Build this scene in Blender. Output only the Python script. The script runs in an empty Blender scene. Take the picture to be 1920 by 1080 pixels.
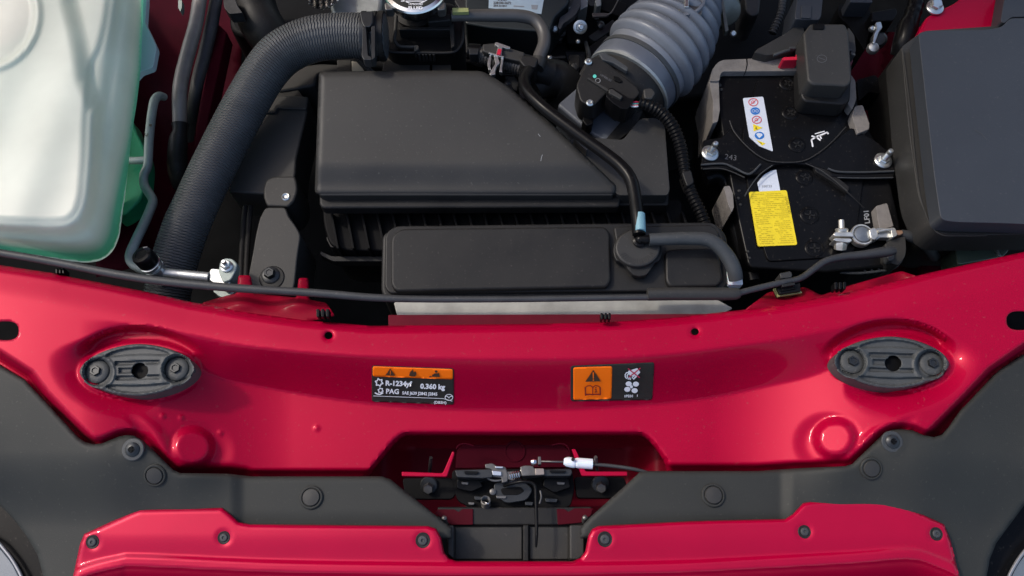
import bpy, bmesh, math, random
import numpy as np
from mathutils import Vector, Matrix, Euler
from mathutils.geometry import delaunay_2d_cdt

sc = bpy.context.scene
COL = sc.collection
RNG = random.Random(7)

# ---------------------------------------------------------------- camera
TILT = math.radians(20.0)
HALF = math.radians(31.0)
CAM = np.array([0.0, -0.3276, 0.90])
FPX = 960.0 / math.tan(HALF)
cam = bpy.data.cameras.new('camera')
cam.angle = 2 * HALF
cam.sensor_width = 36
cam.clip_start = 0.01
cam.clip_end = 200
co = bpy.data.objects.new('camera', cam)
co.location = CAM
co.rotation_euler = (TILT, 0, 0)
COL.objects.link(co)
sc.camera = co

# ---------------------------------------------------------------- light
SUN = Vector((-0.62, 0.30, 0.78)).normalized()      # direction towards the sun
el = math.asin(SUN.z)
az = math.atan2(SUN.x, SUN.y)
w = bpy.data.worlds.new('World')
sc.world = w
w.use_nodes = True
nt = w.node_tree
bg = nt.nodes['Background']
sky = nt.nodes.new('ShaderNodeTexSky')
sky.sky_type = 'NISHITA'
sky.sun_disc = False
sky.sun_elevation = el
sky.sun_rotation = az
sky.air_density = 1.0
sky.dust_density = 3.0
sky.ozone_density = 1.0
nt.links.new(sky.outputs[0], bg.inputs[0])
bg.inputs[1].default_value = 0.15
sl = bpy.data.lights.new('sun', 'SUN')
sl.energy = 1.0
sl.angle = math.radians(4.0)
sl.color = (1.0, 0.93, 0.82)
so = bpy.data.objects.new('sun', sl)
so.rotation_euler = SUN.to_track_quat('Z', 'Y').to_euler()
COL.objects.link(so)
sc.view_settings.view_transform = 'Standard'
sc.view_settings.look = 'None'
sc.view_settings.exposure = 0.68
sc.view_settings.gamma = 1.0

# ---------------------------------------------------------------- geometry helpers
CT, ST = math.cos(TILT), math.sin(TILT)

def P(u, v, z):
    """point of the place seen along photo position (u, v) at height z (arrays allowed)"""
    u = np.asarray(u, float); v = np.asarray(v, float); z = np.asarray(z, float)
    dx = (u - 960.0) / FPX
    dy = (540.0 - v) / FPX
    wx = dx
    wy = dy * CT + ST
    wz = dy * ST - CT
    lam = (z - CAM[2]) / wz
    return np.stack([CAM[0] + wx * lam, CAM[1] + wy * lam, z + 0 * lam], -1)

def S(u, v, z):
    """metres per photo pixel there"""
    p = P(u, v, z) - CAM
    d = abs(p[1] * ST - p[2] * CT) if p.ndim == 1 else None
    return float(d / FPX)

BASE = {}

def tag(o, label=None, cat=None, group=None, kind=None):
    if label: o['label'] = label
    if cat: o['category'] = cat
    if group: o['group'] = group
    if kind: o['kind'] = kind
    return o

def wpos(o):
    p = Vector((0, 0, 0))
    while o is not None:
        p = p + o.location
        o = o.parent
    return p

def empty(name, loc, label=None, cat=None, group=None, rot=None):
    o = bpy.data.objects.new(name, None)
    o.empty_display_size = 0.02
    o.location = Vector([float(c) for c in loc])
    if rot is not None: o.rotation_euler = rot
    COL.objects.link(o)
    return tag(o, label, cat, group)

def mk(name, verts, faces, m, parent=None, sharp=38, bevel=0, seg=2, uvs=None, local=False, solid=0, smooth=True, blim=40):
    v = np.asarray(verts, float).reshape(-1, 3)
    if local:
        c = np.zeros(3)
    else:
        c = np.array([(v[:, 0].min() + v[:, 0].max()) / 2, (v[:, 1].min() + v[:, 1].max()) / 2, v[:, 2].min()])
    me = bpy.data.meshes.new(name)
    me.from_pydata((v - c).tolist(), [], [list(map(int, f)) for f in faces])
    me.validate()
    bm = bmesh.new(); bm.from_mesh(me)
    if not solid:
        bmesh.ops.recalc_face_normals(bm, faces=bm.faces)
    bm.to_mesh(me); bm.free()
    if uvs is not None:
        l = me.uv_layers.new(name='UVMap')
        vi = np.empty(len(me.loops), int); me.loops.foreach_get('vertex_index', vi)
        l.data.foreach_set('uv', np.asarray(uvs, float)[vi].ravel())
    if smooth:
        me.shade_smooth()
        if sharp: me.set_sharp_from_angle(angle=math.radians(sharp))
    me.materials.append(m)
    o = bpy.data.objects.new(name, me)
    COL.objects.link(o)
    if parent is not None:
        o.parent = parent
        if not local: o.location = Vector(c) - wpos(parent)
    elif not local:
        o.location = Vector(c)
    if solid:
        s = o.modifiers.new('solid', 'SOLIDIFY'); s.thickness = solid; s.offset = -1
    if bevel:
        b = o.modifiers.new('bevel', 'BEVEL'); b.width = bevel; b.segments = seg
        b.limit_method = 'ANGLE'; b.angle_limit = math.radians(blim); b.harden_normals = True
        b.use_clamp_overlap = True
    return o

def rnd(pts, r=10, n=5, closed=True):
    """round the corners of a polygon; a point may carry its own radius"""
    out = []
    N = len(pts)
    for i in range(N):
        p = np.array(pts[i][:2], float)
        rr = pts[i][2] if len(pts[i]) > 2 else r
        if not closed and i in (0, N - 1):
            out.append(tuple(p)); continue
        a = np.array(pts[i - 1][:2], float); b = np.array(pts[(i + 1) % N][:2], float)
        da, db = a - p, b - p
        la, lb = np.linalg.norm(da), np.linalg.norm(db)
        t = min(rr, la * .48, lb * .48)
        if t < .3: out.append(tuple(p)); continue
        a = p + da / la * t; b = p + db / lb * t
        for k in range(n + 1):
            s = k / n
            q = (1 - s) ** 2 * a + 2 * s * (1 - s) * p + s * s * b
            out.append(tuple(q))
    return out

def ell(cx, cy, rx, ry, n=32, rot=0, p=2.0):
    out = []
    c, s = math.cos(math.radians(rot)), math.sin(math.radians(rot))
    for i in range(n):
        a = 2 * math.pi * i / n
        ca, sa = math.cos(a), math.sin(a)
        x = rx * math.copysign(abs(ca) ** (2 / p), ca); y = ry * math.copysign(abs(sa) ** (2 / p), sa)
        out.append((cx + x * c - y * s, cy + x * s + y * c))
    return out

def prism(name, top, zt, zb, m, parent=None, bot=None, bevel=0.0012, seg=2, sharp=38):
    """solid between an outline seen at height zt and (bot or the same outline) at zb"""
    u = np.array([p[0] for p in top]); v = np.array([p[1] for p in top])
    T = P(u, v, zt if np.ndim(zt) == 0 else np.array(zt))
    if bot is None:
        B = T.copy(); B[:, 2] = zb
    else:
        bu = np.array([p[0] for p in bot]); bv = np.array([p[1] for p in bot])
        B = P(bu, bv, zb)
    n = len(top)
    faces = [list(range(n)), list(range(2 * n - 1, n - 1, -1))]
    for i in range(n):
        j = (i + 1) % n
        faces.append([i, j, n + j, n + i])
    return mk(name, np.vstack([T, B]), faces, m, parent, bevel=bevel, seg=seg, sharp=sharp)

def scaled(pts, f=1.0, dx=0, dy=0):
    c = np.mean(np.array([p[:2] for p in pts]), 0)
    return [((p[0] - c[0]) * f + c[0] + dx, (p[1] - c[1]) * f + c[1] + dy) for p in pts]

def spline(pts, n):
    """Catmull-Rom through rows of values, n samples evenly spaced in length"""
    p = np.asarray(pts, float)
    if len(p) == 2: p = np.vstack([p[0], (p[0] + p[1]) / 2, p[1]])
    q = np.vstack([2 * p[0] - p[1], p, 2 * p[-1] - p[-2]])
    out = []
    for i in range(1, len(q) - 2):
        a, b, c, d = q[i - 1], q[i], q[i + 1], q[i + 2]
        for t in np.linspace(0, 1, 24, endpoint=False):
            out.append(.5 * ((2 * b) + (c - a) * t + (2 * a - 5 * b + 4 * c - d) * t * t + (3 * b - a - 3 * c + d) * t ** 3))
    out.append(q[-2])
    out = np.array(out)
    L = np.r_[0, np.cumsum(np.linalg.norm(np.diff(out[:, :3], axis=0), axis=1))]
    s = np.linspace(0, L[-1], n)
    return np.stack([np.interp(s, L, out[:, k]) for k in range(out.shape[1])], 1), s

def tube(name, pts, m, parent=None, n=48, segs=16, ring=None, sharp=50, flat=1.0, caps=True):
    """pts: (u, v, z, r_px). ring(s, L) -> radius factor"""
    ctl = []
    for (u, v, z, r) in pts:
        w_ = P(u, v, z); ctl.append([*w_, r * S(u, v, z)])
    q, s = spline(ctl, n)
    C = q[:, :3]; R = q[:, 3]
    if ring is not None: R = R * ring(s, s[-1])
    T = np.gradient(C, axis=0); T /= np.linalg.norm(T, axis=1)[:, None]
    N = np.cross(T[0], [0, 0, 1.0])
    if np.linalg.norm(N) < .1: N = np.cross(T[0], [1.0, 0, 0])
    N /= np.linalg.norm(N)
    V = []; UV = []
    for i in range(n):
        N = N - T[i] * np.dot(N, T[i]); N /= np.linalg.norm(N)
        B = np.cross(T[i], N)
        for k in range(segs):
            a = 2 * math.pi * k / segs
            V.append(C[i] + R[i] * (math.cos(a) * N + flat * math.sin(a) * B))
            UV.append((s[i], abs(k / segs * 2 - 1)))
    F = []
    for i in range(n - 1):
        for k in range(segs):
            k2 = (k + 1) % segs
            F.append([i * segs + k, i * segs + k2, (i + 1) * segs + k2, (i + 1) * segs + k])
    if caps:
        F.append(list(range(segs))[::-1]); F.append([(n - 1) * segs + k for k in range(segs)])
    return mk(name, V, F, m, parent, uvs=UV, sharp=sharp)

def lathe_geo(prof, n=24, cap=True):
    V = []; F = []
    for (r, z) in prof:
        for k in range(n):
            a = 2 * math.pi * (k + .5) / n
            V.append((r * math.cos(a), r * math.sin(a), z))
    for i in range(len(prof) - 1):
        for k in range(n):
            k2 = (k + 1) % n
            F.append([i * n + k, i * n + k2, (i + 1) * n + k2, (i + 1) * n + k])
    if cap:
        F.append(list(range(n))[::-1]); F.append([(len(prof) - 1) * n + k for k in range(n)])
    return V, F

def merge(*geos):
    V = []; F = []
    for v, f in geos:
        o = len(V); V += [tuple(x) for x in v]; F += [[i + o for i in q] for q in f]
    return V, F

def xf(geo, M):
    v, f = geo
    return [tuple(M @ Vector(x)) for x in v], f

def box_geo(x0, x1, y0, y1, z0, z1):
    V = [(x0, y0, z0), (x1, y0, z0), (x1, y1, z0), (x0, y1, z0), (x0, y0, z1), (x1, y0, z1), (x1, y1, z1), (x0, y1, z1)]
    return V, [[0, 3, 2, 1], [4, 5, 6, 7], [0, 1, 5, 4], [1, 2, 6, 5], [2, 3, 7, 6], [3, 0, 4, 7]]

def lathe_at(name, prof, u, v, z, m, parent=None, n=32, axis=None, sharp=38):
    """profile in photo pixels, placed at a point, along axis (world vector)"""
    s = S(u, v, z)
    V, F = lathe_geo([(r * s, h * s) for r, h in prof], n)
    c = Vector(P(u, v, z))
    R = Vector(axis).to_track_quat('Z', 'Y').to_matrix() if axis else Matrix.Identity(3)
    V = [tuple(c + R @ Vector(x)) for x in V]
    return mk(name, V, F, m, parent, sharp=sharp)

# signed helpers on photo outlines ------------------------------------------
def pip(x, y, poly):
    poly = np.asarray([p[:2] for p in poly], float)
    x = np.asarray(x); y = np.asarray(y)
    ins = np.zeros(x.shape, bool)
    j = len(poly) - 1
    for i in range(len(poly)):
        xi, yi = poly[i]; xj, yj = poly[j]
        if yi != yj:
            c = ((yi > y) != (yj > y)) & (x < (xj - xi) * (y - yi) / (yj - yi) + xi)
            ins ^= c
        j = i
    return ins

def dist(x, y, line, closed=False):
    line = np.asarray([p[:2] for p in line], float)
    if closed: line = np.vstack([line, line[:1]])
    d = np.full(np.shape(x), 1e9)
    for a, b in zip(line[:-1], line[1:]):
        ab = b - a; L = (ab ** 2).sum() + 1e-9
        t = np.clip(((x - a[0]) * ab[0] + (y - a[1]) * ab[1]) / L, 0, 1)
        d = np.minimum(d, np.hypot(x - a[0] - t * ab[0], y - a[1] - t * ab[1]))
    return d

def sdf(x, y, poly):
    d = dist(x, y, poly, True)
    return np.where(pip(x, y, poly), -d, d)

def ss(t):
    t = np.clip(t, 0, 1)
    return t * t * (3 - 2 * t)

def dens(poly, step, closed=True):
    out = []
    N = len(poly)
    for i in range(N if closed else N - 1):
        a = np.array(poly[i][:2], float); b = np.array(poly[(i + 1) % N][:2], float)
        k = max(1, int(np.linalg.norm(b - a) / step))
        for j in range(k): out.append(tuple(a + (b - a) * j / k))
    if not closed: out.append(tuple(poly[-1][:2]))
    return out

def field(name, outline, zf, m, parent=None, holes=(), step=6, solid=0.0012, lines=(), sharp=60):
    """sheet with real relief zf(u, v), real thickness"""
    rings = [dens(outline, step)] + [dens(h, step * .7) for h in holes]
    pts = []; edges = []
    for r in rings:
        o = len(pts); pts += r
        edges += [(o + i, o + (i + 1) % len(r)) for i in range(len(r))]
    for l in lines:
        l = dens(l, step, False); o = len(pts); pts += l
        edges += [(o + i, o + i + 1) for i in range(len(l) - 1)]
    a = np.array(outline)[:, :2] if not isinstance(outline[0], tuple) else np.array([p[:2] for p in outline])
    x0, y0 = a.min(0); x1, y1 = a.max(0)
    gx, gy = np.meshgrid(np.arange(x0, x1, step), np.arange(y0, y1, step * .87))
    gx = gx + (np.arange(gx.shape[0]) % 2)[:, None] * step / 2
    gx = gx.ravel(); gy = gy.ravel()
    k = pip(gx, gy, outline) & (dist(gx, gy, outline, True) > step * .45)
    for h in holes: k &= ~pip(gx, gy, h) & (dist(gx, gy, h, True) > step * .4)
    for l in lines: k &= dist(gx, gy, l) > step * .4
    pts += list(zip(gx[k].tolist(), gy[k].tolist()))
    r = delaunay_2d_cdt([Vector(p) for p in pts], edges, [], 0, 1e-4)
    V = np.array([list(p) for p in r[0]]); T = np.array([f for f in r[2] if len(f) == 3])
    c = V[T].mean(1)
    k = pip(c[:, 0], c[:, 1], outline)
    for h in holes: k &= ~pip(c[:, 0], c[:, 1], h)
    T = T[k]
    W = P(V[:, 0], V[:, 1], zf(V[:, 0], V[:, 1]))
    # face up
    n = np.cross(W[T[:, 1]] - W[T[:, 0]], W[T[:, 2]] - W[T[:, 0]])
    T[n[:, 2] < 0] = T[n[:, 2] < 0][:, ::-1]
    used = np.unique(T); mp = np.zeros(len(V), int); mp[used] = np.arange(len(used))
    return mk(name, W[used], mp[T], m, parent, solid=solid, sharp=sharp)

def decal(name, polys, zf, m, parent, lift=0.0004, step=None):
    """flat print: polygons in photo coordinates laid on the surface zf"""
    V = []; F = []
    for pl in polys:
        pl = [p[:2] for p in pl]
        o = len(V)
        V += pl; F.append(list(range(o, o + len(pl))))
    V = np.array(V, float)
    z = (zf(V[:, 0], V[:, 1]) if callable(zf) else np.full(len(V), zf)) + lift
    return mk(name, P(V[:, 0], V[:, 1], z), F, m, parent, sharp=0)

def stroke(line, wd, closed=False):
    """a polyline as quads of width wd"""
    l = [np.array(p[:2], float) for p in line]
    if closed: l.append(l[0])
    out = []
    for a, b in zip(l[:-1], l[1:]):
        d = b - a; L = np.linalg.norm(d)
        if L < 1e-6: continue
        d /= L; n = np.array([-d[1], d[0]]) * wd / 2
        e = d * wd * .15
        out.append([tuple(a + n - e), tuple(b + n + e), tuple(b - n + e), tuple(a - n - e)])
    return out

def letters(name, text, u, v, h, ang, zf, m, parent, sx=1.0, align='LEFT', bold=0.0, lift=0.0007, shear=0):
    lift = max(lift, .0020) if callable(zf) else lift
    """lettering as flat mesh; (u, v) baseline point, h cap height in photo pixels, ang degrees clockwise"""
    c = bpy.data.curves.new('t', 'FONT'); c.body = text; c.size = 1.0; c.align_x = align
    c.offset = bold; c.resolution_u = 2
    o = bpy.data.objects.new('t', c); COL.objects.link(o)
    dg = bpy.context.evaluated_depsgraph_get(); dg.update()
    me = bpy.data.meshes.new_from_object(o.evaluated_get(dg))
    V = np.array([x.co[:] for x in me.vertices]); F = [list(p.vertices) for p in me.polygons]
    bpy.data.objects.remove(o); bpy.data.curves.remove(c); bpy.data.meshes.remove(me)
    s = h / 0.70
    x = V[:, 0] * s * sx; y = -V[:, 1] * s
    a = math.radians(ang)
    U = u + x * math.cos(a) - y * math.sin(a)
    Vv = v + x * math.sin(a) + y * math.cos(a)
    z = (zf(U, Vv) if callable(zf) else np.full(len(U), zf)) + lift
    return mk(name, P(U, Vv, z), F, m, parent, sharp=0)

def copy_tree(o, parent=None):
    c = o.copy(); COL.objects.link(c)
    for k in ('label', 'category', 'group'):
        pass
    if parent is not None: c.parent = parent
    for ch in [x for x in o.children]:
        copy_tree(ch, c)
    return c

# ---------------------------------------------------------------- materials
def mat(name, color, rough=.5, metal=0.0, coat=0.0, bump=0.0, bscale=400, vary=0.0, vscale=30, dust=0.0, spec=.5,
        coatrough=.05, dustcol=(.25, .22, .19), rvary=0.0, trans=0.0, sss=0.0):
    m = bpy.data.materials.new(name); m.use_nodes = True
    nt = m.node_tree; N = nt.nodes; L = nt.links
    b = N['Principled BSDF']
    b.inputs['Roughness'].default_value = rough
    b.inputs['Metallic'].default_value = metal
    b.inputs['Coat Weight'].default_value = coat
    b.inputs['Coat Roughness'].default_value = coatrough
    b.inputs['Specular IOR Level'].default_value = spec
    b.inputs['Transmission Weight'].default_value = trans
    if sss:
        b.inputs['Subsurface Weight'].default_value = sss
        b.inputs['Subsurface Scale'].default_value = 0.01
    col = (*color, 1)
    b.inputs['Base Color'].default_value = col
    tc = N.new('ShaderNodeTexCoord')
    out = None
    if vary or rvary:
        n = N.new('ShaderNodeTexNoise'); n.inputs['Scale'].default_value = vscale; n.inputs['Detail'].default_value = 5
        n.inputs['Roughness'].default_value = .62
        L.new(tc.outputs['Object'], n.inputs['Vector'])
        if vary:
            mr = N.new('ShaderNodeMapRange'); mr.inputs[1].default_value = .3; mr.inputs[2].default_value = .7
            mr.inputs[3].default_value = 1 - vary; mr.inputs[4].default_value = 1 + vary
            L.new(n.outputs[0], mr.inputs[0])
            mx = N.new('ShaderNodeVectorMath'); mx.operation = 'SCALE'
            mx.inputs[0].default_value = color
            L.new(mr.outputs[0], mx.inputs['Scale'])
            out = mx.outputs[0]
        if rvary:
            m2 = N.new('ShaderNodeMapRange'); m2.inputs[1].default_value = .3; m2.inputs[2].default_value = .7
            m2.inputs[3].default_value = max(0.02, rough - rvary); m2.inputs[4].default_value = rough + rvary
            L.new(n.outputs[0], m2.inputs[0]); L.new(m2.outputs[0], b.inputs['Roughness'])
    if dust:
        n = N.new('ShaderNodeTexNoise'); n.inputs['Scale'].default_value = 300; n.inputs['Detail'].default_value = 3
        L.new(tc.outputs['Object'], n.inputs['Vector'])
        mr = N.new('ShaderNodeMapRange'); mr.inputs[1].default_value = .64; mr.inputs[2].default_value = .76
        mr.inputs[3].default_value = 0; mr.inputs[4].default_value = dust
        L.new(n.outputs[0], mr.inputs[0])
        mx = N.new('ShaderNodeMix'); mx.data_type = 'RGBA'
        L.new(mr.outputs[0], mx.inputs[0])
        if out is not None: L.new(out, mx.inputs[6])
        else: mx.inputs[6].default_value = col
        mx.inputs[7].default_value = (*dustcol, 1)
        out = mx.outputs[2]
    if out is not None: L.new(out, b.inputs['Base Color'])
    if bump:
        n = N.new('ShaderNodeTexNoise'); n.inputs['Scale'].default_value = bscale; n.inputs['Detail'].default_value = 3
        L.new(tc.outputs['Object'], n.inputs['Vector'])
        bp = N.new('ShaderNodeBump'); bp.inputs['Strength'].default_value = bump; bp.inputs['Distance'].default_value = .001
        L.new(n.outputs[0], bp.inputs['Height']); L.new(bp.outputs[0], b.inputs['Normal'])
    return m

M = {}
M['paint'] = mat('red_metallic_paint', (.375, .0002, .028), .43, .18, .18, spec=.07, vary=.05, vscale=9, dust=.10, coatrough=.06, bump=.02, bscale=60, rvary=.04)
M['paint_thin'] = mat('red_primer_paint', (.22, .001, .015), .55, 0, .06, spec=.06, vary=.12, vscale=25, coatrough=.2)
M['paint_bumper'] = mat('red_bumper_paint', (.43, .0002, .033), .38, .26, .5, spec=.06, vary=.05, vscale=14, dust=.22, coatrough=.05, dustcol=(.35, .02, .05))
M['cover'] = mat('grained_black_plastic', (.027, .028, .0255), .62, spec=.26, bump=.12, bscale=900, vary=.12, vscale=12, dust=.10, rvary=.06)
M['blk'] = mat('black_plastic', (.014, .0135, .013), .48, spec=.26, bump=.10, bscale=700, vary=.2, vscale=22, dust=.10, rvary=.08)
M['blk_soft'] = mat('soft_black_plastic', (.031, .030, .028), .50, spec=.32, bump=.15, bscale=900, vary=.12, vscale=14, dust=.35, rvary=.06, dustcol=(.12, .11, .10))
M['blk_shiny'] = mat('shiny_black_plastic', (.005, .005, .0055), .28, spec=.12, bump=.03, bscale=300, vary=.2, vscale=25, dust=.12)
M['blk_dark'] = mat('very_dark_plastic', (.003, .003, .0035), .6, spec=.12, bump=.1, bscale=400, vary=.3, vscale=30)
M['rub'] = mat('black_rubber', (.030, .031, .033), .55, bump=.15, bscale=700, vary=.2, vscale=35, dust=.2)
M['rub_grey'] = mat('grey_rubber', (.036, .039, .041), .55, bump=.15, bscale=500, vary=.15, vscale=40, dust=.25)
M['stop'] = mat('dusty_grey_rubber', (.050, .053, .053), .6, bump=.12, bscale=500, vary=.18, vscale=40, dust=.3)
M['hose'] = mat('hose_rubber', (.070, .066, .062), .40, bump=.10, bscale=400, vary=.15, vscale=25)
M['bell'] = mat('blue_grey_rubber', (.150, .162, .182), .36, bump=.05, bscale=300, vary=.14, vscale=20, dust=.15)
M['bell_d'] = mat('grey_duct_plastic', (.085, .095, .115), .42, bump=.05, bscale=300, vary=.2, vscale=20)
M['fuse'] = mat('slate_plastic', (.033, .037, .044), .50, spec=.32, bump=.08, bscale=900, vary=.06, vscale=14, dust=.1)
M['alu'] = mat('bare_aluminium', (.50, .51, .50), .42, .85, bump=.15, bscale=300, vary=.15, vscale=60)
M['alu_dull'] = mat('dull_aluminium_pipe', (.26, .30, .28), .5, .35, bump=.1, bscale=300, vary=.15, vscale=40)
M['pipe_brown'] = mat('grey_brown_pipe', (.20, .18, .16), .45, .2, vary=.2, vscale=40)
M['zinc'] = mat('zinc_plated_steel', (.62, .64, .62), .28, .9, vary=.15, vscale=120, bump=.1, bscale=500)
M['chrome'] = mat('bright_steel', (.75, .74, .72), .18, 1.0, vary=.1, vscale=60)
M['steel'] = mat('dark_steel', (.13, .125, .12), .4, .7, vary=.3, vscale=80, bump=.1, bscale=400)
M['bolt'] = mat('black_oxide_steel', (.032, .034, .036), .36, .5, vary=.2, vscale=100)
M['lead'] = mat('terminal_metal', (.66, .64, .58), .34, .75, vary=.25, vscale=90, bump=.25, bscale=260)
M['lead_d'] = mat('lead_post', (.20, .22, .24), .38, .6, vary=.25, vscale=60, bump=.1, bscale=200)
M['copper'] = mat('copper_crimp', (.42, .25, .16), .45, .6, vary=.3, vscale=150)
M['foam'] = mat('grey_brown_felt', (.17, .155, .14), .9, bump=.5, bscale=350, vary=.2, vscale=60)
M['silver'] = mat('cast_aluminium', (.34, .36, .35), .5, .6, bump=.5, bscale=60, vary=.3, vscale=25)
M['foil'] = mat('crumpled_foil', (.55, .52, .48), .3, .9, bump=1.0, bscale=90, vary=.3, vscale=60)
M['core'] = mat('pale_radiator_edge', (.34, .33, .29), .5, .2, vary=.3, vscale=18)
M['white'] = mat('white_print', (.80, .80, .80), .5)
M['whitish'] = mat('white_plastic', (.72, .76, .80), .4, vary=.05, sss=.2)
M['label_w'] = mat('white_label', (.62, .66, .72), .45, vary=.04, vscale=60)
M['label_b'] = mat('pale_blue_label', (.40, .50, .56), .45, vary=.05, vscale=60)
M['yellow'] = mat('yellow_label', (.80, .62, .015), .5, vary=.05, vscale=60)
M['yellow_i'] = mat('dark_yellow_ink', (.40, .31, .01), .6)
M['orange'] = mat('orange_label', (1.0, .17, .002), .5, spec=.2)
M['label_k'] = mat('black_label', (.026, .026, .022), .5, spec=.2, vary=.1, vscale=50)
M['ink'] = mat('dark_ink', (.05, .025, .01), .5)
M['maroon'] = mat('maroon_ink', (.20, .01, .005), .5)
M['pinkred'] = mat('crimson_ink', (.50, .02, .06), .5)
M['redink'] = mat('red_ink', (.75, .10, .12), .5)
M['blueink'] = mat('blue_ink', (.02, .16, .50), .5)
M['grey_ink'] = mat('grey_ink', (.28, .29, .30), .6)
M['dim_ink'] = mat('dim_grey_ink', (.08, .08, .085), .6)
M['redplastic'] = mat('red_plastic', (.55, .01, .04), .4, vary=.1)
M['olive'] = mat('yellow_green_plastic', (.30, .32, .12), .5, vary=.1)
M['cyan'] = mat('pale_blue_paint_mark', (.16, .32, .38), .5, vary=.1)
M['teal'] = mat('turquoise_dot', (.10, .55, .45), .5)
M['floor'] = mat('shade_dark_floor', (.004, .004, .004), .8, spec=.04, bump=.4, bscale=40, vary=.5, vscale=12)  # near-black base colour stands in for the deep shade down in the bay
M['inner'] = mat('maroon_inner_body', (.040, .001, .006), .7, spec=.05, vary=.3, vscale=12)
M['engine'] = mat('dark_engine_metal', (.036, .036, .037), .5, .2, spec=.35, bump=.5, bscale=80, vary=.5, vscale=30)
M['glass'] = mat('lamp_lens', (.13, .15, .17), .15, .1, .7, vary=.1, vscale=30)
M['chromelip'] = mat('lamp_rim', (.28, .28, .29), .35, .5)
M['compgrey'] = mat('greenish_grey_casting', (.22, .24, .21), .42, .6, vary=.2, vscale=30, bump=.3, bscale=80)
M['greenlens'] = mat('dark_green_plastic', (.05, .07, .05), .4, vary=.2)

def zigzag_mat():
    m = mat('ribbed_hose_rubber', (.070, .073, .076), .30, vary=.15, vscale=25)
    nt = m.node_tree; N = nt.nodes; L = nt.links
    uv = N.new('ShaderNodeTexCoord'); sp = N.new('ShaderNodeSeparateXYZ'); L.new(uv.outputs['UV'], sp.inputs[0])
    z = N.new('ShaderNodeMath'); z.operation = 'MULTIPLY'; z.inputs[1].default_value = 18.0; L.new(sp.outputs['Y'], z.inputs[0])
    pp = N.new('ShaderNodeMath'); pp.operation = 'PINGPONG'; pp.inputs[1].default_value = 1.0; L.new(z.outputs[0], pp.inputs[0])
    ph = N.new('ShaderNodeMath'); ph.operation = 'MULTIPLY'; ph.inputs[1].default_value = 1.5; L.new(pp.outputs[0], ph.inputs[0])
    u = N.new('ShaderNodeMath'); u.operation = 'MULTIPLY_ADD'; u.inputs[1].default_value = 2 * math.pi / 0.0034
    L.new(sp.outputs['X'], u.inputs[0]); L.new(ph.outputs[0], u.inputs[2])
    s = N.new('ShaderNodeMath'); s.operation = 'SINE'; L.new(u.outputs[0], s.inputs[0])
    bp = N.new('ShaderNodeBump'); bp.inputs['Strength'].default_value = 1.0; bp.inputs['Distance'].default_value = .0010
    L.new(s.outputs[0], bp.inputs['Height']); L.new(bp.outputs[0], N['Principled BSDF'].inputs['Normal'])
    return m
M['zig'] = zigzag_mat()

def tank_mat():
    """milky plastic; the green fluid inside shows through below its level"""
    m = mat('milky_tank_plastic', (.50, .56, .50), .38, bump=.06, bscale=60)
    nt = m.node_tree; N = nt.nodes; L = nt.links; b = N['Principled BSDF']
    g = N.new('ShaderNodeNewGeometry'); sp = N.new('ShaderNodeSeparateXYZ'); L.new(g.outputs['Position'], sp.inputs[0])
    n = N.new('ShaderNodeTexNoise'); n.inputs['Scale'].default_value = 14; n.inputs['Detail'].default_value = 4
    L.new(g.outputs['Position'], n.inputs['Vector'])
    a = N.new('ShaderNodeMath'); a.operation = 'MULTIPLY_ADD'; a.inputs[1].default_value = .012; L.new(n.outputs[0], a.inputs[0]); L.new(sp.outputs['Z'], a.inputs[2])
    cr = N.new('ShaderNodeValToRGB')
    mr = N.new('ShaderNodeMapRange'); mr.inputs[1].default_value = -.06; mr.inputs[2].default_value = .13
    L.new(a.outputs[0], mr.inputs[0]); L.new(mr.outputs[0], cr.inputs[0])
    e = cr.color_ramp.elements
    e[0].position = 0.0; e[0].color = (.50, .62, .62, 1)
    e[1].position = 1.0; e[1].color = (.84, .82, .72, 1)
    for p, c in ((.16, (.45, .60, .58, 1)), (.23, (.06, .36, .22, 1)), (.46, (.12, .46, .32, 1)), (.55, (.42, .56, .49, 1)), (.62, (.62, .66, .60, 1)), (.75, (.76, .76, .68, 1))):
        q = e.new(p); q.color = c
    n2 = N.new('ShaderNodeTexNoise'); n2.inputs['Scale'].default_value = 9; n2.inputs['Detail'].default_value = 6
    L.new(g.outputs['Position'], n2.inputs['Vector'])
    mr2 = N.new('ShaderNodeMapRange'); mr2.inputs[1].default_value = .35; mr2.inputs[2].default_value = .7; mr2.inputs[3].default_value = .86; mr2.inputs[4].default_value = 1.08
    L.new(n2.outputs[0], mr2.inputs[0])
    sc_ = N.new('ShaderNodeVectorMath'); sc_.operation = 'SCALE'; L.new(cr.outputs[0], sc_.inputs[0]); L.new(mr2.outputs[0], sc_.inputs['Scale'])
    L.new(sc_.outputs[0], b.inputs['Base Color'])
    return m
M['tank'] = tank_mat()
def add_transl(m, f, col):
    nt = m.node_tree; N = nt.nodes; L = nt.links
    t = N.new('ShaderNodeBsdfTranslucent'); t.inputs[0].default_value = (*col, 1)
    mx = N.new('ShaderNodeMixShader'); mx.inputs[0].default_value = f
    src = N['Principled BSDF'].inputs['Base Color']
    if src.is_linked: L.new(src.links[0].from_socket, t.inputs[0])
    out = N['Material Output']
    L.new(N['Principled BSDF'].outputs[0], mx.inputs[1]); L.new(t.outputs[0], mx.inputs[2]); L.new(mx.outputs[0], out.inputs[0])
add_transl(M['tank'], .40, (.5, .6, .5))
M['tank_low'] = mat('green_fluid_plastic', (.015, .26, .12), .35, vary=.25, vscale=20)
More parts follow.
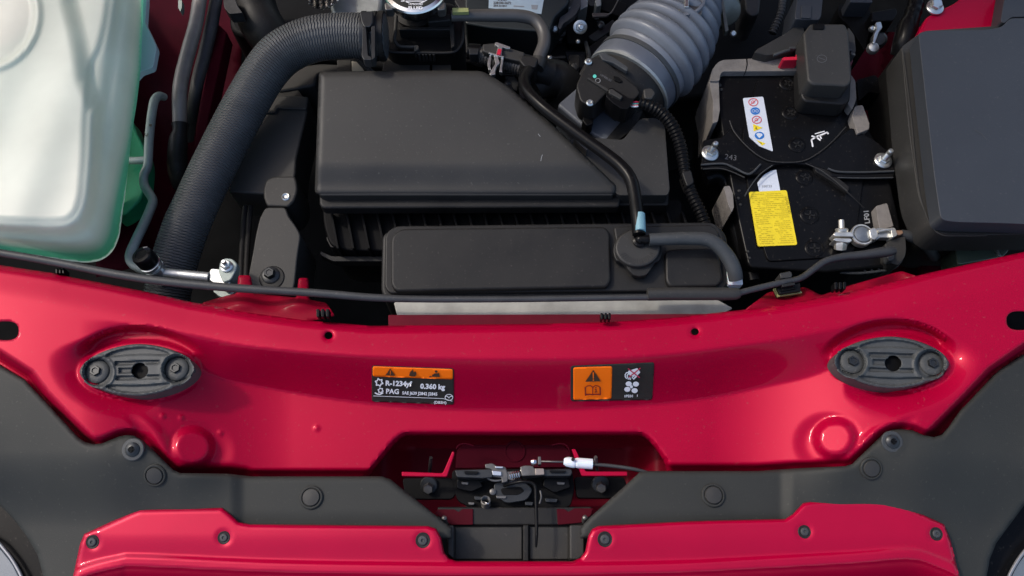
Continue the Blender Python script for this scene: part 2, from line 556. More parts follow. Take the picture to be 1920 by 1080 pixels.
LC = [(-80, 636), (0, 684), (47, 712), (94, 762), (148, 821), (160, 829), (176, 833), (192, 831), (224, 818), (238, 815.5), (252, 817), (268, 826), (288, 845), (325, 881), (338, 887),
      (427, 888), (471, 893), (716, 893), (733, 899), (838, 983), (848, 990), (848, 1010), (800, 1016), (500, 1010), (440, 1004), (420, 985), (262, 985), (190, 1015), (176, 1040), (168, 1140), (150, 1160),
      (100, 1130), (81, 1080), (70, 1040), (50, 1006), (26, 974), (0, 948), (-80, 880)]
RC = [(1990, 617), (1920, 664), (1873, 694), (1800, 770), (1779, 800), (1766, 815), (1752, 819.5), (1732, 816), (1712, 807), (1690, 804), (1672, 806), (1654, 816), (1607, 861), (1598, 870), (1585, 874),
      (1493, 878), (1420, 883), (1216, 883), (1200, 885), (1103, 973), (1088, 990), (1088, 1010), (1125, 1010), (1460, 1000), (1490, 985), (1512, 968), (1665, 966), (1752, 1005), (1770, 1040), (1776, 1140), (1800, 1160),
      (1846, 1130), (1850, 1080), (1856, 1048), (1868, 1018), (1920, 948), (1990, 880)]
# ================================================================ red upper panel
TOP_E = [(-60, 487), (0, 497), (100, 512), (130, 519), (200, 532), (279, 548), (356, 566), (380, 570), (474, 587), (569, 600), (695, 611),
         (860, 609), (1017, 607), (1143, 604), (1269, 595), (1400, 580), (1454, 573), (1584, 550), (1740, 512), (1920, 472), (1990, 455)]
LEFT_E = [(-60, 620), (0, 655), (63, 695), (94, 736), (140, 784), (189, 829)]          # bright outer edge, left
RIGHT_E = [(1990, 598), (1920, 640), (1851, 688), (1800, 742), (1732, 810)]
LEDGE = [(189, 829), (224, 816), (252, 815), (272, 825), (300, 852), (327, 880), (340, 886), (427, 887), (471, 892), (690, 892)]
REDGE = [(1252, 884), (1440, 879), (1590, 873), (1607, 861), (1662, 808), (1690, 802), (1705, 803), (1732, 810)]

BT = np.array([(-200, 560), (170, 597), (346, 625), (480, 651), (700, 668), (960, 673), (1200, 668), (1440, 640), (1565, 617), (1690, 590), (2100, 560)], float)
BB = np.array([(-200, 590), (170, 612), (380, 700), (480, 724), (700, 758), (960, 771), (1250, 757), (1440, 724), (1560, 690), (1690, 604), (2100, 590)], float)
Z0 = 0.060

def interp_smooth(x, tab):
    # cosine-free smooth interpolation (Catmull-Rom via dense resample)
    return np.interp(x, tab[:, 0], tab[:, 1])
def dense_tab(t):
    q, _ = spline(np.c_[t, np.zeros(len(t))], 400)
    return q[:, :2]
BT, BB = dense_tab(BT), dense_tab(BB)

ZL = lambda u: Z0 - 0.056 * ss((u - 150) / 400) * ss((1730 - u) / 400)

def ellz(u, v, cx, cy, rx, ry, rot, wd):
    """1 inside, 0 outside, smooth wall of width wd (in units of radius)"""
    a = math.radians(rot); c, s = math.cos(a), math.sin(a)
    x = ((u - cx) * c + (v - cy) * s) / rx; y = (-(u - cx) * s + (v - cy) * c) / ry
    return ss((1 + wd / 2 - np.hypot(x, y)) / wd)

def zpanel(u, v):
    u = np.asarray(u, float); v = np.asarray(v, float)
    bt = interp_smooth(u, BT); bb = interp_smooth(u, BB)
    t = (v - bt) / np.maximum(bb - bt, 8)
    low = ZL(u)
    tl = .2 * ss(t) + .8 * np.clip(t, 0, 1)
    z = Z0 + (low - Z0) * tl
    # slight crown of the strip and roll at the rear edge
    te = dist(u, v, TOP_E)
    z = z - .010 * ss(1 - te / 16) ** 2 - .004 * ss(1 - (te) / 60)
    # rear strip falls a little toward the sides
    z = z + .006 * ss((np.abs(u - 960) - 500) / 460)
    # recesses round the rubber stops, then the raised pad
    for cx, sgn in ((268, 1), (1664, -1)):
        rec = ellz(u, v, cx, 690 if sgn > 0 else 678, 122, 74, 6 * sgn, .20 + .75 * ss((-(u - cx) * sgn * .8 + (v - 686) * 1.3) / 130))
        pad = ellz(u, v, cx - 8 * sgn, 694 if sgn > 0 else 681, 112, 54, -2 * sgn, .10)
        fl = Z0 - .016
        z = z + rec * (np.minimum(z, fl) - z)
        z = z + .006 * pad
    # outer wing near the stops is dished
    # small embossed dome + skirt
    for cx, cy, sg in ((362, 838, 1), (1566, 822, -1)):
        sk = ellz(u, v, cx + 13 * sg, cy + 8, 54, 48, 0, .55)
        dm = ellz(u, v, cx, cy, 36, 34, 0, .55)
        z = z - .0032 * sk + .0085 * dm
    # diagonal bead beside the screws
    for ln, s2 in ((((255, 762), (292, 808), (312, 842), (338, 874)), 1), (((1700, 765), (1668, 798), (1640, 815), (1602, 856)), -1)):
        d = dist(u, v, ln)
        z = z + .0026 * ss(1 - d / 20) * ss((v - 770) / 50)
        mid = [(p[0] - 17 * s2, p[1] + 10) for p in ln]
        z = z - .0030 * ss(1 - dist(u, v, mid) / 15) * ss((v - 770) / 40)
    # dip to the front edge at lower left / lower right
    for ln in (((400, 872), (440, 884), (470, 892)), ):
        z = z
    d = dist(u, v, ((350, 905), (385, 897), (430, 897), (455, 902)))
    z = z - .012 * ss(1 - d / 34)
    # front flange
    dl = sdf(u, v, FL_L); dr = sdf(u, v, FL_R)
    z = z - .030 * ss(1 + np.minimum(dl, 0) / -1e-6 * 0 - 1 + np.clip(-dl / 20, 0, 1)) if False else z
    z = z - .028 * ss(np.clip(-dl / 17, 0, 1)) - .028 * ss(np.clip(-dr / 17, 0, 1))
    sc_ = np.minimum(sdf(u, v, LC), sdf(u, v, RC))
    led = ss((v - 760) / 30)
    z = z - led * (.013 * ss(1 - np.maximum(sc_, 0) / 15) + .016 * ss(-sc_ / 7))
    # pimples
    for (a, b) in ((305, 780), (340, 783), (413, 812), (594, 803)):
        d = np.hypot(u - a, v - b)
        z = z + .0022 * ss(1 - d / 7)
    for (a, b) in ((616, 629), (1303, 622)):
        d = np.hypot(u - a, v - b); z = z - .002 * ss(1 - d / 15)
    # the lip round the lock opening rolls down
    dh = sdf(u, v, LOCK)
    z = z - .010 * ss(1 - dh / 9)
    return z

FL_L = [(-80, 605)] + LEFT_E + [(189, 900), (-80, 900)]
FL_R = [(2000, 585)] + RIGHT_E + [(1732, 900), (2000, 900)]
LOCK = rnd([(684, 905), (700, 882), (740, 832), (758, 817), (1203, 817), (1218, 828), (1246, 866), (1256, 905)], 10)

panel_out = TOP_E + [(1990, 625), (1905, 672), (1862, 704), (1815, 758), (1778, 806), (1750, 825), (1732, 822), (1700, 815), (1672, 822), (1625, 880), (1600, 900), (1262, 905),
                     (1100, 905), (684, 905), (440, 905), (330, 905), (300, 880), (262, 838), (224, 832), (192, 846), (160, 838), (130, 812), (80, 762), (40, 715), (-60, 655)]
# lock opening is open to the front: cut it out of the outline
i0 = panel_out.index((1262, 905))
panel_out = panel_out[:i0 + 1] + [(p[0], p[1]) for p in LOCK[::-1]] + panel_out[i0 + 3:]
holes = [ell(616, 629, 7.5, 7, 14), ell(1303, 622, 7, 6.5, 14), ell(10, 620, 25, 18, 22, 0, 2.6), ell(1912, 601, 25, 18, 22, 0, 2.6)]
RING_LINES = 1
pan = field('radiator_support_panel', panel_out, zpanel, M['paint'], None, holes, step=4.2, solid=.0013,
            lines=[ell(cx, cy, r, r * .95, 44) + ell(cx, cy, r, r * .95, 44)[:1] for cx, cy in ((362, 838), (1566, 822)) for r in (30, 36, 42)])
tag(pan, 'long glossy red body panel behind the black trim, running the full width', 'body panel')
# strips behind the rear edge ------------------------------------------------
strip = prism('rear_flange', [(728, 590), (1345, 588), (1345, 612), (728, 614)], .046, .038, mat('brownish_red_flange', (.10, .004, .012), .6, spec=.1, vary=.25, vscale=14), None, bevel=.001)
tag(strip, 'dull brownish red flange right behind the middle of the red panel', 'flange')
core = prism('radiator_top_edge', rnd([(738, 566), (1346, 562), (1375, 578), (1345, 593), (745, 593)], 5), .030, -.05, M['core'], None, bevel=.0015)
tag(core, 'pale silvery radiator edge under the black tank in the middle', 'radiator')
def ztab(u, v):
    return .046 - .026 * ss((575 - v) / 40) + .006 * np.sin(u / 17.) * ss((590 - v) / 30)
for pts, lab in ((rnd([(378, 568), (425, 554), (444, 550), (447, 516), (470, 516), (476, 550), (556, 558), (560, 521), (578, 521), (580, 562), (612, 568), (628, 592), (560, 606), (470, 598)], 5), 'thin red upright bracket tab behind the panel edge, left of the black tank'),
                 (rnd([(1395, 582), (1440, 548), (1510, 538), (1540, 554), (1590, 536), (1690, 508), (1725, 520), (1580, 562), (1450, 588)], 6), 'dark red bracket tab below the battery front, behind the panel edge')):
    o = field('bracket_tab', pts, ztab, M['paint_thin'], None, step=6, solid=.0015)
    tag(o, lab, 'bracket')

# ================================================================ black sight covers
def zcover(u, v):
    u = np.asarray(u, float); v = np.asarray(v, float)
    a = np.abs(u - 960)
    z = .031 - .012 * ss((a - 560) / 500) * ss((v - 760) / 300)
    z = z + .022 * ss((a - 500) / 130) * (1 - ss((v - 845) / 145))
    # long soft folds in the outer wings
    f = (a - 640) + (v - 900) * .35
    z = z + .006 * np.sin(f / 62.0) * ss((a - 640) / 150)
    # step in the front arms
    st = 455 if True else 0
    z = z - .0045 * ss((530 - a + (u * 0)) / 30.0) * ss((v - 860) / 20)
    z = z - .0030 * ss((v - 955 + 0 * u) / 40) * ss((700 - a) / 80)
    # rounded edge
    e = np.minimum(dist(u, v, LC, True), dist(u, v, RC, True))
    z = z - .0030 * np.clip(1 - e / 10, 0, 1) ** 2
    # bosses round the fasteners
    for (cx, cy) in ((250, 843), (1672, 828)):
        z = z + .0012 * ss(1.6 - np.hypot(u - cx, v - cy) / 22)
    return z
c1 = field('grille_cover', LC, zcover, M['cover'], None, step=5, solid=.0025)
tag(c1, 'matt black plastic trim cover on the left, wrapping to the left headlamp', 'trim cover', 'black trim covers in front of the red panel')
c2 = field('grille_cover', RC, zcover, M['cover'], None, step=5, solid=.0025)
tag(c2, 'matt black plastic trim cover on the right, wrapping to the right headlamp', 'trim cover', 'black trim covers in front of the red panel')

# ================================================================ red bumper skin
BO = [(128, 1140), (136, 1085), (150, 1020), (158, 1001), (246, 961), (262, 955), (417, 952), (430, 962), (448, 979), (470, 983), (803, 986), (818, 991), (827, 1008), (833, 1036), (842, 1047), (856, 1052),
      (1074, 1052), (1088, 1046), (1097, 1034), (1103, 1004), (1110, 992), (1122, 986), (1300, 977), (1420, 974), (1472, 973), (1486, 964), (1506, 943), (1520, 940), (1665, 940), (1682, 943), (1770, 983), (1782, 1012), (1800, 1085), (1806, 1140)]
SEAM = [(120, 1100), (167, 1079), (221, 1066), (262, 1063), (495, 1073), (700, 1077), (960, 1079), (1250, 1075), (1420, 1067), (1602, 1057), (1706, 1050), (1758, 1064), (1800, 1083), (1830, 1100)]
seam_d = spline(np.c_[SEAM, np.zeros(len(SEAM))], 200)[0][:, :2]
def zbump(u, v):
    u = np.asarray(u, float); v = np.asarray(v, float)
    sv = np.interp(u, seam_d[:, 0], seam_d[:, 1])
    z = .036 + 0 * u
    z = z - .004 * ss((v - 1000) / 60)
    z = z + .004 * ss((v - sv + 26) / 10) - .0035 * ss((v - sv + 4) / 7)
    z = z - .030 * np.clip((v - sv) / 45, 0, 2) ** 1.3
    e = dist(u, v, BO, True)
    z = z - .0032 * np.clip(1 - e / 8, 0, 1) ** 2
    for (cx, cy) in BSC: z = z - .0016 * ss(1.45 - np.hypot(u - cx, v - cy) / 14)
    return z
BSC = [(174, 1016), (420, 1008), (793, 1013), (1134, 1011), (1508, 997), (1755, 1001)]
bump_o = field('bumper_skin', BO, zbump, M['paint_bumper'], None, step=4, solid=.003)
tag(bump_o, 'glossy red top of the front bumper with a notch in the middle', 'bumper')

# ================================================================ headlamps (corners)
for sg, nm in ((-1, 'left'), (1, 'right')):
    X = lambda x: x if sg < 0 else 1932 - x
    r_ = empty('headlamp', P(X(-10), 1070, -.06), 'corner of the %s headlamp beyond the black trim, at the bottom %s corner' % (nm, nm), 'headlamp', 'headlamps')
    hs = [(X(a), b) for a, b in ((-90, 860), (0, 930), (40, 975), (78, 1030), (110, 1090), (110, 1200), (-90, 1200))]
    prism('housing', rnd(hs, 10), -.012, -.08, M['blk_shiny'], r_, bevel=.003)
    gl = [(X(a), b) for a, b in ((-90, 960), (-30, 1000), (2, 1030), (24, 1058), (44, 1100), (60, 1200), (-90, 1200))]
    prism('lens', rnd(gl, 10), -.004, -.06, M['glass'], r_, bevel=.004, seg=3)
    rim = [(X(a), b, -.003, 3.2) for a, b in ((-60, 982), (-10, 1012), (8, 1030), (26, 1054), (44, 1090), (56, 1140))]
    tube('rim', rim, M['chromelip'], r_, n=24, segs=10)

# ================================================================ rubber stops
def rubber_stop(cx, cy, rot, label):
    z0 = float(zpanel(np.array([cx]), np.array([cy]))[0])
    r_ = empty('rubber_stop', P(cx, cy, z0), label, 'rubber stop', 'oval rubber stops on the red panel')
    c, s = math.cos(math.radians(rot)), math.sin(math.radians(rot))
    L = lambda x, y: (cx + x * c - y * s, cy + x * s + y * c)
    out = [L(x, y) for x, y in ell(0, 0, 109, 49, 64, 0, 1.75)]
    zt = z0 + .0145
    def zf(u, v):
        x = (u - cx) * c + (v - cy) * s; y = -(u - cx) * s + (v - cy) * c
        z = zt + 0 * u
        e = -sdf(u, v, out)
        z = z - .0022 * np.clip(1 - e / 4.5, 0, 1) ** 2
        # two round wells
        for wx in (-75, 74):
            d = np.hypot(x - wx, y - 1)
            z = z - .0085 * ss((28 - d) / 4) + .0015 * ss(1 - np.abs(d - 31) / 4)
        # curved slots above and below
        for sy in (-1, 1):
            yy = y * sy
            yc = 34 - 8 * (x / 62) ** 2
            inn = (np.abs(x + 2) < 58) 
            dd = np.abs(yy - (yc + 1.5))
            z = z - .0038 * ss((6.5 * np.sqrt(np.clip(1 - (x / 60) ** 2, 0, 1)) - dd + 2) / 3.5)
        # straight slots round the middle
        for sy in (-14, 14):
            z = z - .0036 * ss((43 - np.abs(x - 0)) / 3) * ss((4.6 - np.abs(y - sy)) / 2.2)
        z = z - .0035 * ss((26 - np.abs(x + 10)) / 3) * ss((6 - np.abs(y)) / 2.5)
        return z
    field('body', out, zf, M['stop'], r_, [[L(x, y) for x, y in ell(4, 1, 16, 15, 18)]], step=2.4, solid=.0012, sharp=50)
    wo = dens(out, 2.4)
    A_ = P(np.array([p[0] for p in wo]), np.array([p[1] for p in wo]), zt - .0021); B_ = A_.copy(); B_[:, 2] = z0 - .005; n_ = len(wo)
    mk('side_wall', np.vstack([A_, B_]), [[i, (i + 1) % n_, n_ + (i + 1) % n_, n_ + i] for i in range(n_)], M['stop'], r_)
    prism('centre_recess', [L(x, y) for x, y in ell(4, 1, 19, 18, 18)], zt - .009, z0 - .004, M['blk_dark'], r_, bevel=0)
    for wx in (-75, 74):
        u, v = L(wx, 1)
        b = lathe_at('bolt', [(21, 0), (22, 3), (20, 5), (13, 6)], u, v, zt - .0088, M['stop'], r_, 24)
        h = lathe_at('bolt_head', [(10, 4), (10, 11), (9, 13), (6, 13), (5, 11)], u, v, zt - .0095, M['bolt'], b, 6)
rubber_stop(258, 694, -2, 'oval grey rubber stop with two bolts, near the left end of the red panel')
rubber_stop(1671, 680, 1.5, 'oval grey rubber stop with two bolts, near the right end of the red panel')

# ================================================================ fasteners
def at_surface(root, u, v, zf, r, lift=0.0, tilt=True):
    """scale 1 = radius 1; sets root on the surface with its normal"""
    e = 3.0
    z = float(zf(np.array([u]), np.array([v]))[0]) + lift if callable(zf) else zf
    root.location = Vector(P(u, v, z))
    s = r * S(u, v, z)
    root.scale = (s, s, s)
    if callable(zf) and tilt:
        q = [Vector(P(u + a, v + b, float(zf(np.array([u + a]), np.array([v + b]))[0]))) for a, b in ((-e, 0), (e, 0), (0, -e), (0, e))]
        n = (q[1] - q[0]).cross(q[2] - q[3])
        if n.z < 0: n = -n
        root.rotation_euler = n.to_track_quat('Z', 'Y').to_euler()

def place_set(proto, spots, zf, group, cat, rotz=True):
    for i, (u, v, r, label) in enumerate(spots):
        o = proto if i == 0 else copy_tree(proto)
        at_surface(o, u, v, zf, r)
        tag(o, label, cat, group)

# push clips
pc = empty('push_clip', (0, 0, 0))
V, F = lathe_geo([(1.0, -.1), (1.0, .12), (.92, .2), (.82, .2), (.78, .10), (.72, .10)], 32)
mk('collar', V, F, M['cover'], pc, local=True)
V, F = lathe_geo([(.74, .0), (.74, .18), (.68, .26), (.30, .30), (.02, .31)], 32)
mk('centre_pin', V, F, M['blk_soft'], pc, local=True)
place_set(pc, [(291, 891, 21, 'round black push clip just right of the left cross screw'),
               (584, 933, 22, 'round black push clip in the left trim arm, between the lamp wing and the lock'),
               (1337, 929, 22, 'round black push clip in the right trim arm, between the lock and the lamp wing'),
               (1633, 878, 21, 'round black push clip just left of the right cross screw')], zcover, 'push clips in the black trim', 'clip')
# cross-slot screws with washer
cs = empty('cross_screw', (0, 0, 0))
V, F = lathe_geo([(1.0, -.1), (1.0, .10), (.94, .16), (.72, .18)], 32)
mk('washer', V, F, M['rub_grey'], cs, local=True)
V, F = lathe_geo([(.66, .1), (.64, .26), (.50, .38), (.28, .44), (.26, .30), (.02, .28)], 28)
mk('screw_head', V, F, M['bolt'], cs, local=True)
V, F = merge(box_geo(-.30, .30, -.07, .07, .40, .455), box_geo(-.07, .07, -.30, -.072, .40, .455), box_geo(-.07, .07, .072, .30, .40, .455))
mk('slot', V, F, M['blk_dark'], cs, local=True, smooth=False)
place_set(cs, [(250, 843, 21, 'grey cross-slot screw on a washer at the peak of the left trim'),
               (1672, 828, 20, 'grey cross-slot screw on a washer at the peak of the right trim')], zcover, 'cross screws in the black trim', 'screw')
# bumper screws
bs = empty('bumper_screw', (0, 0, 0))
V, F = lathe_geo([(1.0, -.1), (1.0, .08), (.90, .16), (.80, .13), (.70, .13)], 28)
mk('washer', V, F, M['blk'], bs, local=True)
V, F = lathe_geo([(.60, .05), (.60, .26), (.50, .36), (.24, .38), (.20, .24), (.02, .22)], 24)
mk('screw_head', V, F, M['rub_grey'], bs, local=True)
place_set(bs, [(174, 1016, 13, 'small dark screw at the far left end of the red bumper top'),
               (420, 1008, 12, 'small dark screw in the left half of the bumper top, below the trim step'),
               (793, 1013, 14.5, 'small dark screw just left of the notch in the red bumper'),
               (1134, 1011, 14.5, 'small dark screw just right of the notch in the red bumper'),
               (1508, 997, 12.5, 'small dark screw in the right half of the bumper top, below the trim step'),
               (1755, 1001, 12.5, 'small dark screw at the far right end of the red bumper top')], zbump, 'screws along the red bumper', 'screw')

# ================================================================ stickers
def lerp_quad(q, a, b):
    """q: tl, tr, br, bl; a, b in 0..1"""
    tl, tr, br, bl = [np.array(p, float) for p in q]
    return tuple((tl * (1 - a) + tr * a) * (1 - b) + (bl * (1 - a) + br * a) * b)

def sticker_surface(name, q, zf, m, parent, lift, r=5, a0=0, a1=1, b0=0, b1=1, step=3):
    out = rnd([lerp_quad(q, a0, b0), lerp_quad(q, a1, b0), lerp_quad(q, a1, b1), lerp_quad(q, a0, b1)], r, 4)
    return field(name, out, lambda u, v: zf(u, v) + lift, m, parent, step=step, solid=.0002, sharp=0)

# left: refrigerant label
q = [(697, 685.5), (851, 691), (851, 759), (697, 753)]
r_ = empty('refrigerant_label', P(774, 722, float(zpanel(774., 722.))), 'black and orange refrigerant label, left of centre on the dark band of the red panel', 'label', 'warning labels on the red panel')
sticker_surface('backing', q, zpanel, M['label_k'], r_, .0006)
sticker_surface('orange_band', q, zpanel, M['orange'], r_, .0010, 4, .012, .988, .02, .30)
A = lambda a, b: lerp_quad(q, a, b)
zl = lambda u, v: zpanel(u, v)
def at(poly): return [A(x, y) for x, y in poly]
decal('pictograms', [at([(.165, .26), (.225, .06), (.285, .26)]),
     at([(.455, .24), (.465, .15), (.50, .06), (.51, .14), (.535, .12), (.545, .19), (.53, .26), (.48, .26)]),
     at([(.735, .25), (.735, .20), (.77, .15), (.82, .15), (.83, .25)]), [A(.785 + .017 * math.cos(t), .10 + .035 * math.sin(t)) for t in np.linspace(0, 6.28, 10)[:-1]],
     at([(.70, .27), (.70, .235), (.73, .235), (.73, .27)])], zl, M['ink'], r_, .0022)
decal('exclamation_mark', [at([(.222, .12), (.230, .12), (.228, .24), (.224, .24)])], zl, M['orange'], r_, .0025)
ang = math.degrees(math.atan2(5.5, 154))
def gear(cx, cy, R, wd):
    pts = []
    for i in range(12):
        a = math.pi * 2 * i / 12
        rr = R if i % 2 == 0 else R * .62
        pts.append((cx + rr * math.cos(a + .26), cy + rr * math.sin(a + .26)))
    return stroke(pts, wd, True)
sn = A(.09, .46); sg_ = A(.085, .72)
decal('snowflake', gear(sn[0], sn[1], 7.6, 2.2) + gear(sg_[0] + 3.5, sg_[1] - 2.5, 5.2, 1.7) + stroke([(sg_[0] - 7, sg_[1] + 2), (sg_[0] - 3, sg_[1] + 4), (sg_[0] + 2, sg_[1] + 5), (sg_[0] + 8, sg_[1] + 2)], 2.4), zl, M['white'], r_, .0020)
u, v = A(.165, .535); letters('lettering', 'R-1234yf', u, v, 9.0, ang, zl, M['white'], r_, 1.05, bold=.045)
u, v = A(.59, .585); letters('lettering', '0.360 kg', u, v, 9.0, ang, zl, M['white'], r_, 1.05, bold=.045)
u, v = A(.17, .76); letters('lettering', 'PAG', u, v, 9.0, ang, zl, M['white'], r_, 1.02, bold=.03)
u, v = A(.37, .765); letters('lettering', 'SAE J639 J2842 J2845', u, v, 5.6, ang, zl, M['white'], r_, .95, bold=.03)
u, v = A(.755, .985); letters('lettering', '(DB5H)', u, v, 4.8, ang, zl, M['white'], r_, 1.1, bold=.02)
lg = A(.94, .80)
ring = ell(lg[0], lg[1], 7.2, 5.6, 20)
decal('emblem', stroke([A(.02, .84), A(.87, .84)], .9) + stroke([A(.87, .84), A(.98, .90)], .9) + stroke(ring, 1.2, True) +
      stroke([(lg[0] - 6.5, lg[1] - 2.2), (lg[0] - 2.5, lg[1] - 1.6), (lg[0], lg[1] + 1.4), (lg[0] + 2.5, lg[1] - 1.6), (lg[0] + 6.5, lg[1] - 2.2)], 1.2), zl, M['white'], r_, .0020)

# right: fan label
q = [(1070, 686), (1227, 679.5), (1223, 750), (1070, 752.5)]
r_ = empty('fan_warning_label', P(1148, 717, float(zpanel(1148., 717.))), 'black and orange fan warning label with a book symbol, right of centre', 'label', 'warning labels on the red panel')
sticker_surface('backing', q, zpanel, M['label_k'], r_, .0006)
q2 = [(1075, 689), (1148, 687), (1146.5, 748), (1075, 750)]
sticker_surface('orange_field', q2, zpanel, M['orange'], r_, .0010, 4)
K = lambda x, y: (1060 + x * .09375, 670 + y * .09375)       # from the close-up of this label
def kk(l): return [K(a, b) for a, b in l]
decal('warning_triangle', [kk([(400, 490), (560, 250), (708, 480)])], zl, M['ink'], r_, .0022)
decal('exclamation_mark', [kk([(545, 300), (572, 300), (568, 425), (552, 425)]), [K(560 + 14 * math.cos(t), 455 + 14 * math.sin(t)) for t in np.linspace(0, 6.28, 9)[:-1]]], zl, M['orange'], r_, .0026)
decal('book', stroke(kk([(405, 765), (400, 600)]), 2.4) + stroke(kk([(700, 755), (695, 600)]), 2.4) + stroke(kk([(400, 605), (440, 575), (500, 565), (548, 600), (548, 735)]), 1.6) +
      stroke(kk([(548, 600), (600, 565), (660, 575), (698, 605)]), 1.6) + stroke(kk([(410, 750), (480, 740), (548, 748), (620, 738), (690, 745)]), 2.2) +
      stroke(kk([(595, 640), (615, 640), (615, 695)]), 1.9) + stroke(kk([(590, 697), (640, 695)]), 1.5) + [[K(612 + 14 * math.cos(t), 606 + 13 * math.sin(t)) for t in np.linspace(0, 6.28, 9)[:-1]]], zl, M['maroon'], r_, .0022)
hand = [kk([(1260, 270), (1440, 215), (1500, 300), (1440, 360), (1330, 380), (1250, 330)])]
hand += stroke(kk([(1290, 290), (1220, 310), (1195, 350), (1200, 390), (1225, 425)]), 2.0) + stroke(kk([(1320, 320), (1260, 330), (1235, 370), (1262, 440)]), 2.0) + \
        stroke(kk([(1350, 345), (1300, 365), (1285, 400), (1300, 448)]), 2.2) + stroke(kk([(1440, 350), (1400, 400), (1360, 435)]), 2.6) + stroke(kk([(1380, 370), (1345, 395), (1335, 420)]), 2.0)
decal('hand', hand, zl, M['white'], r_, .0020)
decal('cross_out', stroke(kk([(1255, 225), (1485, 405)]), 2.0) + stroke(kk([(1500, 215), (1400, 300), (1270, 400)]), 2.0), zl, M['pinkred'], r_, .0026)
fan = []
for cx, cy in ((1268, 530), (1410, 535), (1240, 640), (1385, 665)):
    fan.append([K(cx + 62 * math.cos(t), cy + 50 * math.sin(t)) for t in np.linspace(0, 6.28, 15)[:-1]])
decal('fan_symbol', fan + [[K(1322 + 32 * math.cos(t), 590 + 32 * math.sin(t)) for t in np.linspace(0, 6.28, 11)[:-1]]], zl, M['white'], r_, .0020)
u, v = K(1205, 800); letters('lettering', 'PE01', u, v, 4.6, -1, zl, M['white'], r_, 1.15, bold=.02)
decal('side_marks', stroke(kk([(1190, 755), (1190, 800)]), 1.0) + stroke(kk([(1440, 745), (1438, 785)]), 1.0), zl, M['white'], r_, .0020)
# ================================================================ lock opening: inner sheet metal, latch, tray
flat = lambda z: (lambda u, v: np.full(np.shape(u), z, float))
tubs = rnd([(670, 806), (1268, 806), (1290, 960), (1120, 1000), (820, 1000), (650, 960)], 10)
def ztub(u, v):
    u = np.asarray(u, float); v = np.asarray(v, float)
    z = -.100 + .045 * ss((842 - v) / 30) + .045 * ss((775 - u) / 60) + .045 * ss((u - 1175) / 60)
    z = np.minimum(z, -.030)
    z = z + .003 * np.sin(u / 37.) 
    return z
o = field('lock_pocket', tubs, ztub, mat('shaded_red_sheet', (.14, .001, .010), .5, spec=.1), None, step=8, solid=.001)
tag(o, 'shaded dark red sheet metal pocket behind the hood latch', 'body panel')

tr = empty('air_guide_tray', P(966, 1018, -.02), 'black plastic tray floor seen in the notch of the red bumper', 'tray')
prism('floor_panel', [(840, 984), (1098, 984), (1100, 1062), (836, 1062)], -.022, -.03, M['blk'], tr, bevel=.001)
prism('rear_wall', [(820, 950), (1110, 950), (1110, 985), (820, 985)], -.016, -.05, M['blk'], tr, bevel=.002)
for x0, x1, lab in ((853, 979, 0), (993, 1066, 0)):
    prism('floor_section', rnd([(x0, 988), (x1, 988), (x1, 1049), (x0, 1049)], 3), -.018, -.026, M['blk_soft'], tr, bevel=.0015)
prism('divider', [(981, 984), (991, 984), (991, 1052), (981, 1052)], -.012, -.026, M['blk'], tr, bevel=.001)
for pts in ([(838, 984), (851, 984), (851, 1050), (838, 1040)], [(1068, 984), (1096, 984), (1096, 1040), (1084, 1050), (1068, 1050)]):
    prism('side_wall', pts, .004, -.026, M['blk_soft'], tr, bevel=.002)

# red brackets in the opening
for pts, lab in (([(753, 884, 0), (830, 887, 3), (848, 846, 3), (852, 847, 0), (852, 851, 0), (838, 894, 4), (753, 893, 0)], 'thin upright red bracket edge left of the hood latch'),
                 ([(1072, 842, 2), (1079, 842, 2), (1098, 884, 3), (1176, 884, 0), (1176, 892, 0), (1091, 892, 3)], 'thin upright red bracket edge right of the hood latch')):
    o = prism('latch_bracket', rnd(pts, 2), .012, .006, M['paint'], None, bevel=.001); tag(o, lab, 'bracket', 'red brackets beside the latch')
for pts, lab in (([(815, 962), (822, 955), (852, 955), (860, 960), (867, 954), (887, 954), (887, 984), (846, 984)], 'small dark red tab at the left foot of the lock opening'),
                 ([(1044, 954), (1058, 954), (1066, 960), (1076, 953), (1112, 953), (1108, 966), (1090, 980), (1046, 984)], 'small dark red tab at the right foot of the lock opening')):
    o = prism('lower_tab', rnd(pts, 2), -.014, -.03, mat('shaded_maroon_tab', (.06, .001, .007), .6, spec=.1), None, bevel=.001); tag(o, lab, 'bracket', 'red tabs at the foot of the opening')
for u, v, lab in ((833, 972, 'small pale stud by the left end of the lock opening foot'), (1097, 971, 'small pale stud by the right end of the lock opening foot')):
    o = lathe_at('pin', [(5.5, -16), (5.5, 0), (4.5, 3), (2, 4.5), (.3, 5)], u, v, .010, M['steel'], None, 14, (0, .3, 1)); tag(o, lab, 'pin', 'studs in the lock opening')
for u, v, lab in ((804, 914, 'dark hex bolt with a washer left of the latch'), (1126, 912, 'dark hex bolt with a washer right of the latch')):
    r_ = empty('latch_bolt', P(u, v, -.02), lab, 'bolt', 'bolts holding the latch')
    lathe_at('washer', [(17, -2), (17, 0), (15, 2.5), (9, 3)], u, v - 4, -.020, M['bolt'], r_, 24, (0, -.35, 1))
    lathe_at('bolt_head', [(10, 0), (10, 15), (8.5, 17), (1, 17)], u, v, -.020, M['steel'], r_, 6, (0, -.35, 1))
    prism('mounting_plate', rnd([(u - 50, v - 18), (u + 45, v - 18), (u + 52, v + 10), (u + 44, v + 22), (u - 44, v + 22)], 8), -.022, -.03, M['blk_dark'], r_, bevel=.001)

